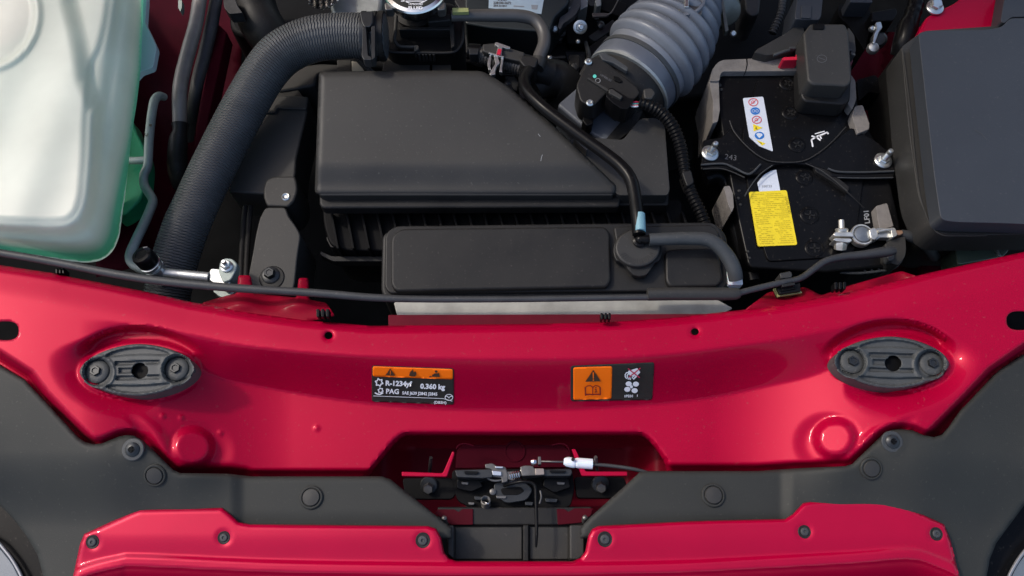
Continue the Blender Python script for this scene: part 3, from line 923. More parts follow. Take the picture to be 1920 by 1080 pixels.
la = empty('hood_latch', P(965, 900, -.03), 'dark metal hood latch with springs and a long hooked rod in the lock opening', 'latch')
prism('base_plate', rnd([(848, 880), (1072, 878), (1078, 915), (1070, 950), (1000, 962), (900, 960), (858, 940), (846, 905)], 9), -.022, -.028, M['blk_dark'], la, bevel=.001)
prism('left_guide', rnd([(852, 881), (921, 879), (925, 884), (924, 895), (905, 897), (856, 895)], 4), .006, -.022, M['bolt'], la, bevel=.002)
prism('right_guide', rnd([(1018, 880), (1072, 878), (1074, 886), (1070, 893), (1020, 893)], 4), .006, -.022, M['bolt'], la, bevel=.002)
prism('striker_claw', rnd([(909, 870), (923, 868), (931, 873), (948, 875), (953, 890), (952, 903), (941, 906), (940, 896), (918, 893), (921, 880), (910, 878)], 3), .003, -.015, M['steel'], la, bevel=.0012)
prism('claw_step', rnd([(922, 882), (940, 884), (940, 892), (924, 891)], 2), .006, .002, M['chrome'], la, bevel=.001)
prism('lever', rnd([(975, 875), (984, 872), (1000, 873), (1002, 878), (1020, 878), (1021, 889), (1003, 892), (978, 893)], 3), .004, -.015, M['steel'], la, bevel=.0012)
prism('lever_block', rnd([(1003, 878), (1020, 878), (1021, 890), (1004, 891)], 2), .010, .003, mat('warm_steel', (.30, .25, .22), .4, .6, vary=.2), la, bevel=.001)
lathe_at('cable_end_ball', [(1, -7), (5, -5), (7, 0), (5, 5), (1, 7)], 1001, 866, .006, M['chrome'], la, 16, (1, 0, .1))
prism('cable_hook', rnd([(1009, 856), (1014, 856), (1015, 870), (1009, 871)], 1), .010, -.004, M['steel'], la, bevel=.0008)
tube('hooked_rod', [(945, 911, -.004, 2.6), (962, 906, .004, 2.8), (980, 903, .008, 3), (998, 906, .008, 3.2), (1004, 915, .008, 3.4), (1005, 940, .008, 3.4), (1006, 975, .008, 3.4), (1006, 1003, .008, 3.2), (1005, 1026, .006, 2.2)], M['blk_shiny'], la, n=60, segs=10)
# torsion springs made of wire
def coil(name, u, v, z, r, wire, turns, pitch, axis, m, parent, n=90):
    s = S(u, v, z); c = Vector(P(u, v, z)); R = Vector(axis).to_track_quat('Z', 'Y').to_matrix()
    C = []
    for i in range(n):
        a = 2 * math.pi * turns * i / (n - 1)
        C.append(c + R @ Vector((r * s * math.cos(a), r * s * math.sin(a), pitch * s * a / 6.283)))
    C = np.array([list(x) for x in C]); T = np.gradient(C, axis=0); T /= np.linalg.norm(T, axis=1)[:, None]
    V = []; F = []; k = 7
    up = np.array(R @ Vector((0, 0, 1)))
    for i in range(n):
        B = np.cross(T[i], up); B /= np.linalg.norm(B); N = np.cross(B, T[i])
        for j in range(k):
            a = 6.283 * j / k; V.append(C[i] + wire * s * (math.cos(a) * B + math.sin(a) * N))
    for i in range(n - 1):
        for j in range(k): F.append([i * k + j, i * k + (j + 1) % k, (i + 1) * k + (j + 1) % k, (i + 1) * k + j])
    F += [list(range(k))[::-1], [(n - 1) * k + j for j in range(k)]]
    return mk(name, V, F, m, parent)
coil('return_spring', 911, 946, -.018, 8, 1.6, 5, 4.0, (0, .35, 1), M['steel'], la)
coil('lever_spring', 958, 893, -.002, 8, 1.5, 5, 4.2, (1, .1, .35), M['chrome'], la)
lathe_at('pivot_pin', [(9, -8), (9, 0), (7, 2), (2, 3)], 961, 897, -.006, M['steel'], la, 18)
for u, v in ((901, 901), (1024, 901), (884, 908), (925, 920)):
    lathe_at('rivet', [(4.5, -4), (4.5, 0), (3, 2), (.4, 2.6)], u, v, -.020, M['steel'], la, 12)
tube('pawl_edge', [(905, 892, 0, 2), (925, 901, 0, 2.6), (942, 900, 0, 2)], M['steel'], la, n=14, segs=8)
prism('pawl', ell(965, 935, 18, 6, 20), -.016, -.022, M['bolt'], la, bevel=.001)
prism('lower_cross_plate', rnd([(890, 958), (1042, 958), (1046, 984), (888, 984)], 3), -.018, -.03, M['blk_dark'], la, bevel=.001)
rc = empty('release_cable', P(1100, 870, .01), 'hood release cable with a white plastic ferrule, running to the right trim arm', 'cable')
s_ = [(1057, 865, .012, 6), (1064, 866, .012, 9), (1076, 868, .012, 9.5), (1079, 868, .012, 8), (1082, 868, .012, 9.6), (1096, 869, .012, 9.8), (1111, 870, .012, 9.8)]
tube('ferrule', s_, M['whitish'], rc, n=40, segs=18)
lathe_at('ferrule_nipple', [(3.2, 0), (3.2, 9), (2, 11)], 1074, 862, .016, M['blk'], rc, 12)
tube('wire', [(1012, 865, .008, 1.9), (1035, 865.5, .012, 1.9), (1058, 866, .012, 1.9)], M['steel'], rc, n=12, segs=8)
tube('sheath', [(1110, 870, .012, 3.6), (1150, 874, .014, 3.6), (1190, 880, .016, 3.6), (1235, 893, .012, 3.6), (1270, 905, 0, 3.6)], M['rub'], rc, n=24, segs=10)
o = tube('upright_pin', [(806, 884, -.01, 3.4), (807, 870, .012, 3.4), (808, 858, .022, 3.4)], M['blk'], None, n=8, segs=10)
tag(o, 'dark upright pin left of the latch, in the shadow of the opening', 'pin')
o = tube('upright_pin', [(1120, 880, -.01, 3.4), (1118, 868, .012, 3.4), (1117, 857, .022, 3.4)], M['steel'], None, n=8, segs=10)
tag(o, 'small pin standing behind the white cable ferrule', 'pin')

# folded lips and stamped edges inside the opening
for pts, lab in (([(856, 842, -.0, 1.2), (860, 835, 0, 1.5), (872, 832, 0, 1.5), (888, 836, 0, 1.2)], 'thin curved red edge at the rear left of the lock opening'),
                 ([(1034, 835, 0, 1.2), (1050, 832, 0, 1.5), (1062, 835, 0, 1.5), (1068, 846, 0, 1.3), (1070, 862, -.004, 1.2)], 'thin curved red edge at the rear right of the lock opening')):
    o = tube('stamped_edge', pts, M['inner'], None, n=16, segs=8); tag(o, lab, 'flange')
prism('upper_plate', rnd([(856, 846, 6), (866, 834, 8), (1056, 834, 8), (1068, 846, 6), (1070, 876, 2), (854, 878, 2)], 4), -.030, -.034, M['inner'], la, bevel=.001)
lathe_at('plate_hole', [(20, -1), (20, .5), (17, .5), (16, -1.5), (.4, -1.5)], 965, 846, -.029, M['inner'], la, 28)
prism('side_link', rnd([(856, 898), (900, 900), (906, 912), (884, 922), (856, 916)], 4), -.012, -.018, M['blk_shiny'], la, bevel=.001)
prism('side_link', rnd([(1020, 897), (1066, 896), (1070, 914), (1040, 924), (1018, 912)], 4), -.012, -.018, M['blk_shiny'], la, bevel=.001)
prism('cam_plate', rnd([(925, 906), (950, 900), (985, 904), (1000, 918), (988, 938), (950, 944), (928, 930)], 8), -.008, -.014, M['bolt'], la, bevel=.001)
prism('cam_slot', rnd([(938, 916), (975, 912), (984, 920), (972, 928), (942, 928)], 5), -.0072, -.010, M['blk_dark'], la, bevel=.0004)
prism('claw_link', rnd([(948, 884), (975, 882), (978, 892), (962, 902), (950, 898)], 3), .002, -.006, M['steel'], la, bevel=.001)
tube('spring_tail', [(905, 940, -.010, 1.4), (914, 944, -.006, 1.4), (920, 947, -.010, 1.4)], M['chrome'], la, n=8, segs=8)
tube('rod_return', [(1013, 920, -.004, 2), (1015, 932, -.004, 2), (1012, 944, -.006, 2)], M['steel'], la, n=10, segs=8)
lathe_at('rod_guide', [(6, -4), (6, 1), (4, 2), (.4, 2)], 924, 922, -.006, M['steel'], la, 14)
o = prism('centre_brace', rnd([(870, 922), (1062, 922), (1058, 956), (874, 956)], 6), -.0285, -.035, M['blk'], la, bevel=.001)

for k, (x, y, w_, h_, z_, m_) in enumerate(((884, 886, 14, 3, .009, 'blk_shiny'), (936, 876, 8, 2, .006, 'chrome'), (1046, 884, 16, 2.5, .009, 'blk_shiny'), (872, 906, 7, 3, -.010, 'steel'), (1052, 906, 8, 3, -.010, 'steel'),
                                         (940, 932, 10, 3, -.006, 'steel'), (992, 944, 8, 4, -.012, 'bolt'), (898, 934, 9, 4, -.014, 'bolt'), (1034, 938, 12, 4, -.016, 'bolt'), (884, 944, 6, 3, -.016, 'steel'))):
    prism('stamped_rib', rnd([(x - w_, y - h_), (x + w_, y - h_ * .7), (x + w_ * .8, y + h_), (x - w_ * .9, y + h_ * .8)], 2), z_, z_ - .006, M[m_], la, bevel=.0007)
# ================================================================ engine bay floor and walls
def slab(name, pts, z, zb, m, label, kind=None, cat=None):
    o = prism(name, pts, z, zb, m, None, bevel=0); tag(o, label, cat, None, kind); return o
o = slab('bay_floor', [(-500, -300), (2400, -300), (2400, 1300), (-500, 1300)], -.42, -.45, M['floor'], None, 'structure')
# inner wings, standing walls
def zwall_l(u, v):
    return -.30 + .20 * ss((330 - u + (v - 300) * .25) / 120) + .008 * np.sin(v / 31.)
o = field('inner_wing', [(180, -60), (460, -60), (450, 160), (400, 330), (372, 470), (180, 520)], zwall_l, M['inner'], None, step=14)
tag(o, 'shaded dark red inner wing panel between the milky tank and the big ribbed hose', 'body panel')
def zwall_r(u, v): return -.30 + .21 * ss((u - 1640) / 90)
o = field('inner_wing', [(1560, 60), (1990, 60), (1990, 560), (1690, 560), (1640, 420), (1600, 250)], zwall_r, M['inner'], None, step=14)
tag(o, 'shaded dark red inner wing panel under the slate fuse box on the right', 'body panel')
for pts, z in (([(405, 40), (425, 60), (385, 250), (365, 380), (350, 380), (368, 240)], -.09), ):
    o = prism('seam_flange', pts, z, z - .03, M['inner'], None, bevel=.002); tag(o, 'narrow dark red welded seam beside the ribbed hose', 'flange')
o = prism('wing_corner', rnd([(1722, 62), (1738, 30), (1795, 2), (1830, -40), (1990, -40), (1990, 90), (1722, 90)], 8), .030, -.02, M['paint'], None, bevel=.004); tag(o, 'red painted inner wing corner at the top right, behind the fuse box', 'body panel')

# ================================================================ milky tank
T_OUT = rnd([(-80, -90), (272, -90), (268, 20), (264, 130), (257, 190), (249, 240), (242, 300), (237, 345), (230, 400), (224, 445), (211, 474, 14), (188, 490, 14), (160, 493), (125, 489), (60, 479), (-80, 462)], 12, 4)
T_TOP = [(-90, -110), (214, -110), (210, -10), (204, 40), (192, 90), (178, 118), (171, 160), (165, 222), (163, 300), (157, 370), (148, 400), (130, 418), (100, 422), (40, 420), (-90, 412)]
RIDGE = [(104, -80), (110, 10), (122, 60), (132, 110), (138, 155), (150, 180), (163, 215)]
RIDGE_POLY = RIDGE + [(250, 215), (250, -80)]
T_TOP_r = rnd(T_TOP, 22)
def ztank(u, v):
    u = np.asarray(u, float); v = np.asarray(v, float)
    d = sdf(u, v, T_TOP_r)
    do = -sdf(u, v, T_OUT)
    z = .100 - .004 * ss((d + 14) / 14)
    k = np.clip(d / np.maximum(d + np.maximum(do, 0), 1e-3), 0, 1)
    dep = .070 + .066 * ss((v - 240) / 170)
    z = z - dep * (1 - np.sqrt(np.clip(1 - k ** 2.2, 0, 1))) - .020 * ss(k / .4)
    # sunken facet right of the ridge, dish for the filler
    z = z - .012 * ss(-sdf(u, v, RIDGE_POLY) / 40) * (1 - ss(d / 30))
    r = np.hypot(u + 35, (v - 25) * 1.0)
    z = z + .003 * ss((116 - r) / 9) - .010 * ss((104 - r) / 10)
    z = z + .0012 * np.sin(u / 23. + v / 61.) * ss((60 - d) / 60)
    # small shoulder step down the right side
    return z
tk = empty('fluid_tank', P(80, 240, -.02), 'large milky white plastic fluid tank at the left, green liquid showing low down', 'tank')
field('body', T_OUT, ztank, M['tank'], tk, step=5.5, solid=0, sharp=80)
prism('mounting_lug', rnd([(240, -60), (276, -60), (275, 0), (272, 42), (284, 66), (294, 89), (287, 126), (264, 134), (250, 150), (240, 120)], 5), .006, -.004, mat('pale_tank_plastic', (.42, .52, .52), .4), tk, bevel=.003, seg=3)
prism('bottom_shell', scaled(T_OUT, .93, -14, -14), -.045, -.07, M['tank_low'], tk, bevel=.004)
prism('lower_body', rnd([(225, 218), (247, 222), (256, 248), (270, 276), (275, 300), (272, 340), (266, 372), (238, 400), (215, 410)], 10), -.055, -.085, M['tank_low'], tk, bevel=.006, seg=3)
lathe_at('filler_neck', [(99, -30), (99, 0), (92, 4), (70, -4), (60, -16), (50, -26), (.5, -30)], -35, 25, .090, mat('cream_neck_plastic', (.60, .58, .47), .45, vary=.08), tk, 40)

# ================================================================ pipes on the left
ac = empty('refrigerant_pipe', P(270, 480, -.02), 'thin grey aluminium pipe with a black valve cap, running down beside the milky tank', 'pipe')
tube('pipe', [(308, 182, -.05, 7), (298, 180, -.04, 8), (290, 188, -.035, 8.2), (286, 205, -.03, 8.2), (282, 235, -.03, 8.2), (279, 270, -.03, 8.2), (277, 310, -.03, 8.2), (270, 328, -.03, 8.2), (271, 348, -.03, 8.2), (286, 374, -.025, 8.5), (282, 392, -.02, 8.8),
     (268, 424, -.01, 9), (253, 455, 0, 9.2), (244, 480, .005, 9.4), (250, 495, .008, 9.6), (268, 504, .010, 9.8), (290, 508, .012, 10)], M['alu_dull'], ac, n=110, segs=18)
tube('branch', [(238, 301, -.045, 7), (256, 301, -.034, 7), (278, 300, -.03, 7.5)], M['alu_dull'], ac, n=10, segs=14)
tube('delivery_pipe', [(285, 508, .012, 10), (315, 512, .012, 9.5), (350, 516, .012, 9.5), (392, 520, .012, 9.5)], M['alu'], ac, n=20, segs=16)
zt__ = -.03 + 8.2 * S(280, 240, -.03)
letters('lettering', 'C', 277, 256, 6, -84, zt__, M['ink'], ac, 1.0, bold=.03)
letters('lettering', '=', 279, 238, 7, 5, zt__, M['ink'], ac, 1.0, bold=.03)
vax = (-.25, .28, 1)
lathe_at('valve_body', [(17, -30), (17, 2), (19, 3), (19, 7), (15.5, 8), (15.5, 13), (20, 14), (20, 19), (17, 21)], 292, 505, .016, M['zinc'], ac, 28, vax)
lathe_at('valve_cap', [(18, 21), (19.5, 23), (19.5, 44), (18, 47), (12, 48), (11, 46.5), (.5, 46.5)], 292, 505, .016, M['blk_shiny'], ac, 32, vax)
prism('cap_mark', [(268, 463), (276, 462), (276, 464), (268, 465)], .052, .046, M['dim_ink'], ac, bevel=0)
prism('clamp_block', rnd([(393, 507), (397, 503), (432, 506), (436, 512), (430, 535), (424, 546), (400, 530), (392, 524)], 3), .014, -.02, M['alu'], ac, bevel=.0015)
prism('clamp_ear', rnd([(409, 508), (412, 490), (422, 483), (436, 485), (445, 494), (443, 506), (433, 525), (418, 530)], 5), .018, .005, M['alu_dull'], ac, bevel=.0015)
prism('clamp_foot', rnd([(398, 545), (432, 535), (440, 548), (425, 560), (412, 556)], 4), .004, -.03, M['alu_dull'], ac, bevel=.001)
nutr = empty('stud_nut', P(425, 497, .018), 'zinc stud with a nut on the pipe clamp by the panel edge', 'nut')
lathe_at('nut', [(12, 0), (12, 2), (10, 3.5)], 425, 500, .018, M['zinc'], nutr, 24, (0, .1, 1))
lathe_at('hex', [(9.5, 3), (9.5, 11), (8, 12.5)], 425, 500, .018, M['zinc'], nutr, 6, (0, .1, 1))
lathe_at('stud', [(4.5, 11), (4.5, 20), (3.5, 22), (.4, 22)], 425, 500, .018, M['zinc'], nutr, 14, (0, .1, 1))

hp = empty('coolant_pipe', P(340, 200, -.09), 'grey brown metal pipe ending in a black rubber sleeve, right of the milky tank', 'pipe')
tube('pipe', [(378, -30, -.06, 13), (368, 40, -.06, 13), (355, 90, -.06, 13.5), (342, 140, -.06, 13.5), (337, 175, -.06, 13.5), (337, 236, -.07, 13)], M['pipe_brown'], hp, n=60, segs=20)
tube('sleeve', [(337, 232, -.068, 15), (337, 245, -.07, 13), (334, 265, -.075, 17), (332, 300, -.09, 18), (333, 326, -.10, 17), (334, 350, -.12, 10)], M['blk'], hp, n=30, segs=18)
o = tube('rubber_hose', [(410, -30, -.08, 11), (398, 40, -.08, 12), (384, 100, -.085, 12), (370, 155, -.09, 12), (362, 200, -.11, 11), (352, 260, -.16, 11)], M['rub'], None, n=50, segs=16)
tag(o, 'plain black rubber hose beside the grey brown pipe', 'hose')
o = prism('metal_tip', rnd([(334, 0), (341, 0), (341, 14), (338, 22), (334, 14)], 2), -.07, -.08, M['alu_dull'], None, bevel=.001); tag(o, 'tiny pointed metal tab at the top edge, left of the grey brown pipe', 'bracket')
o = tube('vent_hose', [(470, -30, -.10, 40), (480, 20, -.11, 40), (500, 60, -.12, 40), (545, 110, -.16, 38)], M['blk'], None, n=30, segs=20)
tag(o, 'wide black hose in the dark, passing behind the big ribbed hose at the top', 'hose')
cl = prism('engine_bracket', rnd([(418, 0), (440, -5), (446, 12), (455, 24), (430, 26), (420, 14)], 3), -.07, -.09, M['engine'], None, bevel=.001); tag(cl, 'small dark bracket at the top edge, left of the big hose', 'bracket')

# ================================================================ big ribbed hose
bh = empty('radiator_hose', P(440, 260, -.02), 'thick black ribbed radiator hose curving from the filler neck down to the left', 'hose')
hz = [(724, 68, .030, 41), (700, 68, .030, 42), (660, 67, .030, 42), (627, 68, .030, 42), (590, 73, .030, 42), (555, 85, .028, 42), (522, 106, .026, 42), (494, 140, .022, 41), (470, 180, .016, 41), (450, 216, .010, 41), (424, 266, .004, 41),
      (396, 322, 0, 41), (368, 382, -.005, 41), (348, 428, -.010, 42), (330, 482, -.018, 42), (318, 530, -.026, 42), (308, 585, -.036, 42)]
tube('hose', hz, M['zig'], bh, n=150, segs=48)
cmp_ = empty('hose_clamp', P(688, 66, .03), 'black spring clamp on the radiator hose end by the filler neck', 'clamp')
for u in (681, 701):
    tube('band', [(u, 68, .030, 45.5), (u + 7.5, 68, .030, 45.5)], M['bolt'], cmp_, n=4, segs=40)
prism('ear', rnd([(674, 22), (700, 20), (699, 42), (694, 50), (682, 50), (678, 42)], 3), .066, .056, M['bolt'], cmp_, bevel=.0012)
prism('tongue', rnd([(680, 50), (686, 48), (690, 104), (696, 106), (697, 112), (682, 112), (678, 104)], 2), .067, .052, M['bolt'], cmp_, bevel=.001)
prism('tongue', rnd([(696, 50), (703, 48), (703, 108), (697, 112)], 2), .067, .052, M['bolt'], cmp_, bevel=.001)
o = tube('hose_collar', [(712, 68, .030, 46), (722, 68, .030, 46)], M['blk'], None, n=4, segs=40); tag(o, 'raised black collar between hose clamp and filler neck', 'collar')
o = decal('paint_mark', [ell(634, 52, 5, 5.5, 12)], .054, mat('yellow_green_paint', (.45, .48, .08), .5), bh, .0001) if False else lathe_at('paint_mark', [(5.5, -3), (5, .6), (.4, 1.2)], 635, 51, .0545, mat('yellow_green_paint', (.40, .42, .06), .5, vary=.3, vscale=300), bh, 14, (0, .12, 1))

# ================================================================ module and bracket left of the air box
mb = empty('support_module', P(500, 290, -.06), 'black plastic module with a rounded bracket, left of the air filter box', 'module')
prism('lid', rnd([(499, 176), (578, 180), (576, 210), (556, 296), (554, 328), (548, 344), (510, 352), (496, 364), (430, 360), (426, 352), (452, 296), (484, 206)], 5), -.030, -.10, M['blk_soft'], mb, bevel=.003)
prism('ledge', rnd([(484, 206), (512, 206), (516, 196), (575, 200), (574, 205), (520, 203), (516, 211), (484, 212)], 2), -.027, -.04, M['blk_soft'], mb, bevel=.001)
prism('lid_rear', rnd([(505, 165), (560, 168), (572, 186), (500, 192)], 5), -.034, -.09, M['blk'], mb, bevel=.002)
prism('bracket_hood', rnd([(494, 350), (499, 336), (512, 330), (553, 329), (557, 342), (558, 358), (552, 376), (540, 388), (500, 386), (493, 368)], 6), -.018, -.09, M['blk_soft'], mb, bevel=.003)
lathe_at('rivet', [(8, 0), (8, 1), (6, 2.5), (4, 2), (3, .8), (.4, .8)], 536, 369, -.018, M['zinc'], mb, 20)
prism('bracket_leg', rnd([(497, 388), (536, 388), (541, 405), (556, 425), (564, 441), (558, 480), (553, 530), (548, 552), (470, 552), (463, 528), (474, 470), (479, 440), (486, 410)], 8), -.012, -.10, M['blk_soft'], mb, bevel=.002)
for x in (456, 466):
    tube('conduit', [(x + 4, 388, -.05, 5.5), (x, 430, -.04, 5.5), (x - 3, 480, -.03, 5.5), (x - 5, 530, -.02, 5.5), (x - 6, 556, -.02, 5.5)], M['blk'], mb, n=24, segs=12)
bb = empty('flange_bolt', P(507, 516, -.012), 'dark flange bolt at the foot of the black bracket behind the panel', 'bolt')
lathe_at('washer', [(24, -1), (24, 0), (22, 2), (14, 2.5)], 510, 521, -.012, M['blk'], bb, 32)
lathe_at('flange', [(17, 1), (17, 4), (14, 6)], 508, 517, -.012, M['bolt'], bb, 28)
lathe_at('bolt_head', [(11, 4), (11, 13), (9, 16), (6, 16), (5, 14.5), (.4, 14.5)], 508, 516, -.012, M['bolt'], bb, 6)
o = lathe_at('small_bolt', [(9, 0), (9, 3), (7, 4), (6, 11), (4.5, 13), (.4, 13)], 566, 169, -.05, M['steel'], None, 12, (0, -.3, 1)); tag(o, 'small steel bolt left of the air box rear corner', 'bolt')
o = prism('fan_shroud', rnd([(500, 150), (530, 128), (600, 118), (640, 120), (640, 134), (596, 138), (590, 160), (520, 172)], 8), -.03, -.12, M['blk_soft'], None, bevel=.004); tag(o, 'dark brown black shroud edge between hose and air box', 'shroud')

# ================================================================ filler neck / thermostat housing
fn = empty('filler_housing', P(790, 60, .0), 'black plastic coolant filler housing under the silver cap at the top', 'housing')
hout = rnd([(716, 26), (738, 10), (845, 4), (868, 18), (870, 84, 18), (848, 100, 14), (738, 100, 14), (714, 80, 14)], 8)
prism('base', hout, -.005, -.08, M['blk'], fn, bevel=.003)
lipo = [p for p in hout]
prism('floor', rnd([(742, 54), (850, 54), (850, 96), (748, 96), (742, 86)], 6), -.0035, -.02, M['blk_dark'], fn, bevel=.001)
# raised rim round the recess
rim = [(716, 62, .004, 3), (716, 82, .004, 3), (726, 95, .004, 3), (742, 98.5, .004, 3), (790, 99, .004, 3), (846, 98.5, .004, 3), (862, 88, .004, 3), (868, 70, .004, 3), (868, 30, .004, 3)]
tube('outer_rim', rim, M['blk'], fn, n=70, segs=10)
tube('inner_rim', [(743, 30, .008, 3.4), (741, 60, .008, 3.4), (740, 76, .008, 3.4), (748, 86, .008, 3.2), (762, 88, .008, 3.2), (783, 88, .008, 3.2)], M['blk_soft'], fn, n=50, segs=10)
prism('rim_end', rnd([(776, 84), (785, 85), (785, 92), (779, 96), (776, 96)], 2), .010, -.004, M['blk_soft'], fn, bevel=.001)
prism('cross_wall', [(748, 50), (846, 50), (846, 56), (748, 56)], .012, -.01, M['blk'], fn, bevel=.001)
prism('pillar', rnd([(842, 20), (850, 20), (852, 86), (846, 90), (843, 56)], 2), .012, -.01, M['blk'], fn, bevel=.001)
for i, x in enumerate((784, 791, 797, 804, 811)):
    prism('tooth', [(x, 98), (x + 4, 98), (x + 4, 103), (x, 103)], .004, -.01, M['blk_soft'], fn, bevel=.0005)
prism('outlet', rnd([(802, 26), (846, 26), (846, 38), (802, 42)], 4), .022, -.01, M['blk'], fn, bevel=.002)
lathe_at('neck', [(40, -50), (40, -12), (46, -10), (46, -6), (36, -4), (36, 20)], 779, 8, .012, M['blk'], fn, 40)
cp = empty('pressure_cap', P(778, -28, .045), 'silver pressure cap with black printed face, cut off by the top edge', 'cap')
s_cap = 40
lathe_at('skirt', [(54, -26), (56, -6), (60, -4), (61, 0), (59, 3), (52, 4.5), (50, 3)], 778, -24, .052, M['chrome'], cp, 56)
lathe_at('face', [(51, 2), (50, 3.6), (47, 4), (.5, 4)], 778, -24, .052, M['label_k'], cp, 48)
for a in (38, 142):
    u, v = 778 + 62 * math.cos(math.radians(a)), -24 + 62 * math.sin(math.radians(a)) * .94
    prism('grip', rnd([(u - 9, v - 7), (u + 9, v - 9), (u + 8, v + 6), (u - 7, v + 7)], 4), .050, .036, M['steel'], cp, bevel=.002)
zc = .052 + 4 * S(778, -24, .052)
decal('ring_print', stroke([p for p in ell(778, -27, 36, 34, 40)], 1.6, True) + stroke([(752, 2), (795, 2)], 1.6), zc, M['white'], cp, .0006)
letters('lettering', 'FLUID', 779, 17.5, 5.5, 0, zc, M['white'], cp, 1.3, 'CENTER', .03, .0006)
letters('lettering', 'TO AVOID', 779, 9.5, 4.0, 0, zc, M['white'], cp, 1.0, 'CENTER', .02, .0006)

# plates seen between housing and air box
for pts, lab, m in (([(722, 106), (806, 108), (806, 134), (716, 134)], 'grey brown metal plate under the filler housing, left of the gap', M['compgrey']),
                 ([(810, 108), (845, 110), (846, 134), (810, 134)], 'narrow brown metal plate under the filler housing, right of the gap', M['steel']),
                 ([(632, 112), (658, 112), (658, 134), (632, 134)], 'dark grey ribbed plug under the ribbed hose', M['blk_soft'])):
    o = prism('metal_plate', pts, -.03, -.06, M['blk_soft'], None, bevel=.001); tag(o, lab, 'plate')
o = prism('beige_tab', [(659, 114), (672, 116), (684, 134), (660, 134)], -.028, -.04, mat('beige_plastic', (.40, .37, .29), .5), None, bevel=.001); tag(o, 'small beige plastic corner showing under the hose clamp', 'tab')
o = tube('thin_loom', [(668, 108, -.02, 5), (684, 124, -.02, 5), (700, 138, -.02, 5)], M['rub'], None, n=60, segs=12, ring=lambda s, L: 1 + .16 * np.sign(np.sin(s * 2 * math.pi / .0028))); tag(o, 'short piece of thin corrugated loom under the hose clamp', 'loom')
# ================================================================ engine behind
en = empty('engine', P(1000, 60, -.2), 'dark oily engine front seen between the hoses at the top', 'engine')
prism('block', rnd([(420, -150), (1500, -150), (1480, 60), (1330, 180), (1100, 210), (900, 150), (600, 110), (430, 60)], 20), -.17, -.40, M['blk_dark'], en, bevel=.008)
rr = random.Random(3)
for i in range(74):
    u = rr.uniform(880, 1170); v = rr.uniform(-10, 190)
    if v > 190 - (u - 880) * -.1: continue
    w_, h_ = rr.uniform(8, 34), rr.uniform(6, 26)
    z = rr.uniform(-.16, -.085)
    a = rr.choice((0, 0, -28, 20, -35))
    ca, sa = math.cos(math.radians(a)), math.sin(math.radians(a))
    q = [(u + x * ca - y * sa, v + x * sa + y * ca) for x, y in ((-w_, -h_), (w_, -h_), (w_ * .9, h_), (-w_ * .8, h_))]
    prism('casting', rnd(q, 4), z, -.19, M[rr.choice(('engine', 'engine', 'blk_dark', 'blk', 'engine'))], en, bevel=.0015)
for i in range(12):
    u = rr.uniform(900, 1160); v = rr.uniform(40, 190); z = rr.uniform(-.12, -.08)
    lathe_at('boss', [(rr.uniform(5, 9), -10), (7, 0), (4, 2), (.4, 2)], u, v, z, M[rr.choice(('engine', 'bolt'))], en, 14, (0, -.2, 1))
tube('oil_line', [(1060, 175, -.09, 4), (1090, 140, -.09, 5), (1104, 110, -.09, 5), (1098, 80, -.10, 4)], M['engine'], en, n=20, segs=10)
tube('oil_line', [(1000, 120, -.08, 5), (1030, 110, -.09, 4), (1060, 108, -.09, 4)], M['blk'], en, n=16, segs=10)
tube('wire', [(1164, -10, -.06, 1.4), (1150, 18, -.06, 1.4), (1140, 27, -.06, 1.6), (1112, 28, -.06, 1.8)], M['steel'], en, n=30, segs=8)
prism('wire_plate', rnd([(1110, 24), (1140, 24), (1143, 27), (1138, 30), (1112, 31)], 1), -.058, -.062, M['steel'], en, bevel=.0006)
for pts in ([(1084, 0), (1102, -6), (1102, 12), (1084, 20)], [(1115, 0), (1126, -3), (1128, 10), (1118, 12)]):
    prism('grey_lug', rnd(pts, 3), -.07, -.10, M['silver'], en, bevel=.002)

o = prism('heat_shield', rnd([(624, -60), (720, -60), (716, 12), (712, 30), (626, 28), (618, 14)], 10), -.02, -.06, M['silver'], None, bevel=.010, seg=3); tag(o, 'dull silver cast metal surface at the top, behind the ribbed hose', 'heat shield')
# crumpled foil: a lumpy sheet
def zfoil(u, v):
    return .0 + .006 * np.sin(u / 3.1 + v / 2.3) * np.cos(v / 2.1 - u / 4.7) + .004 * np.sin(u / 1.7)
o = field('foil_wrap', rnd([(566, -40), (640, -40), (634, 0), (622, 8), (612, 15), (600, 17), (588, 11), (578, 3)], 6), zfoil, M['foil'], None, step=3, solid=.002, sharp=15); tag(o, 'crumpled silver foil wrap at the top edge, above the big hose', 'foil')

ec = empty('control_unit', P(950, 10, -.04), 'dark control box with a pale blue printed label, behind the thin curved hose', 'control unit')
prism('box', rnd([(872, -60), (1075, -60), (1066, 6), (1040, 32), (1030, 60), (920, 52), (872, 44)], 6), -.045, -.12, mat('dark_teal_plastic', (.016, .022, .024), .45, vary=.15), ec, bevel=.003)
LQ = [(918, -40), (1026, -40), (1015, 26), (916, 15)]
prism('label', LQ, -.0440, -.0452, M['label_b'], ec, bevel=0)
zt_ = -.0440
letters('lettering', 'E 8421', 933, 1, 4.6, 1, zt_, M['ink'], ec, 1.0, bold=.02, lift=.0005)
letters('lettering', '238100-5672', 925, 7.2, 4.4, 1, zt_, M['ink'], ec, 1.0, bold=.02, lift=.0005)
letters('lettering', 'ZPA D18A1', 925, 12.4, 3.6, 1, zt_, M['ink'], ec, 1.0, bold=.02, lift=.0005)
decal('print_block', [[(996, 9), (1009, 9.5), (1007, 18), (997, 17)], [(963, 10), (983, 11), (983, 13), (963, 12.2)]], zt_, M['grey_ink'], ec, .0005)
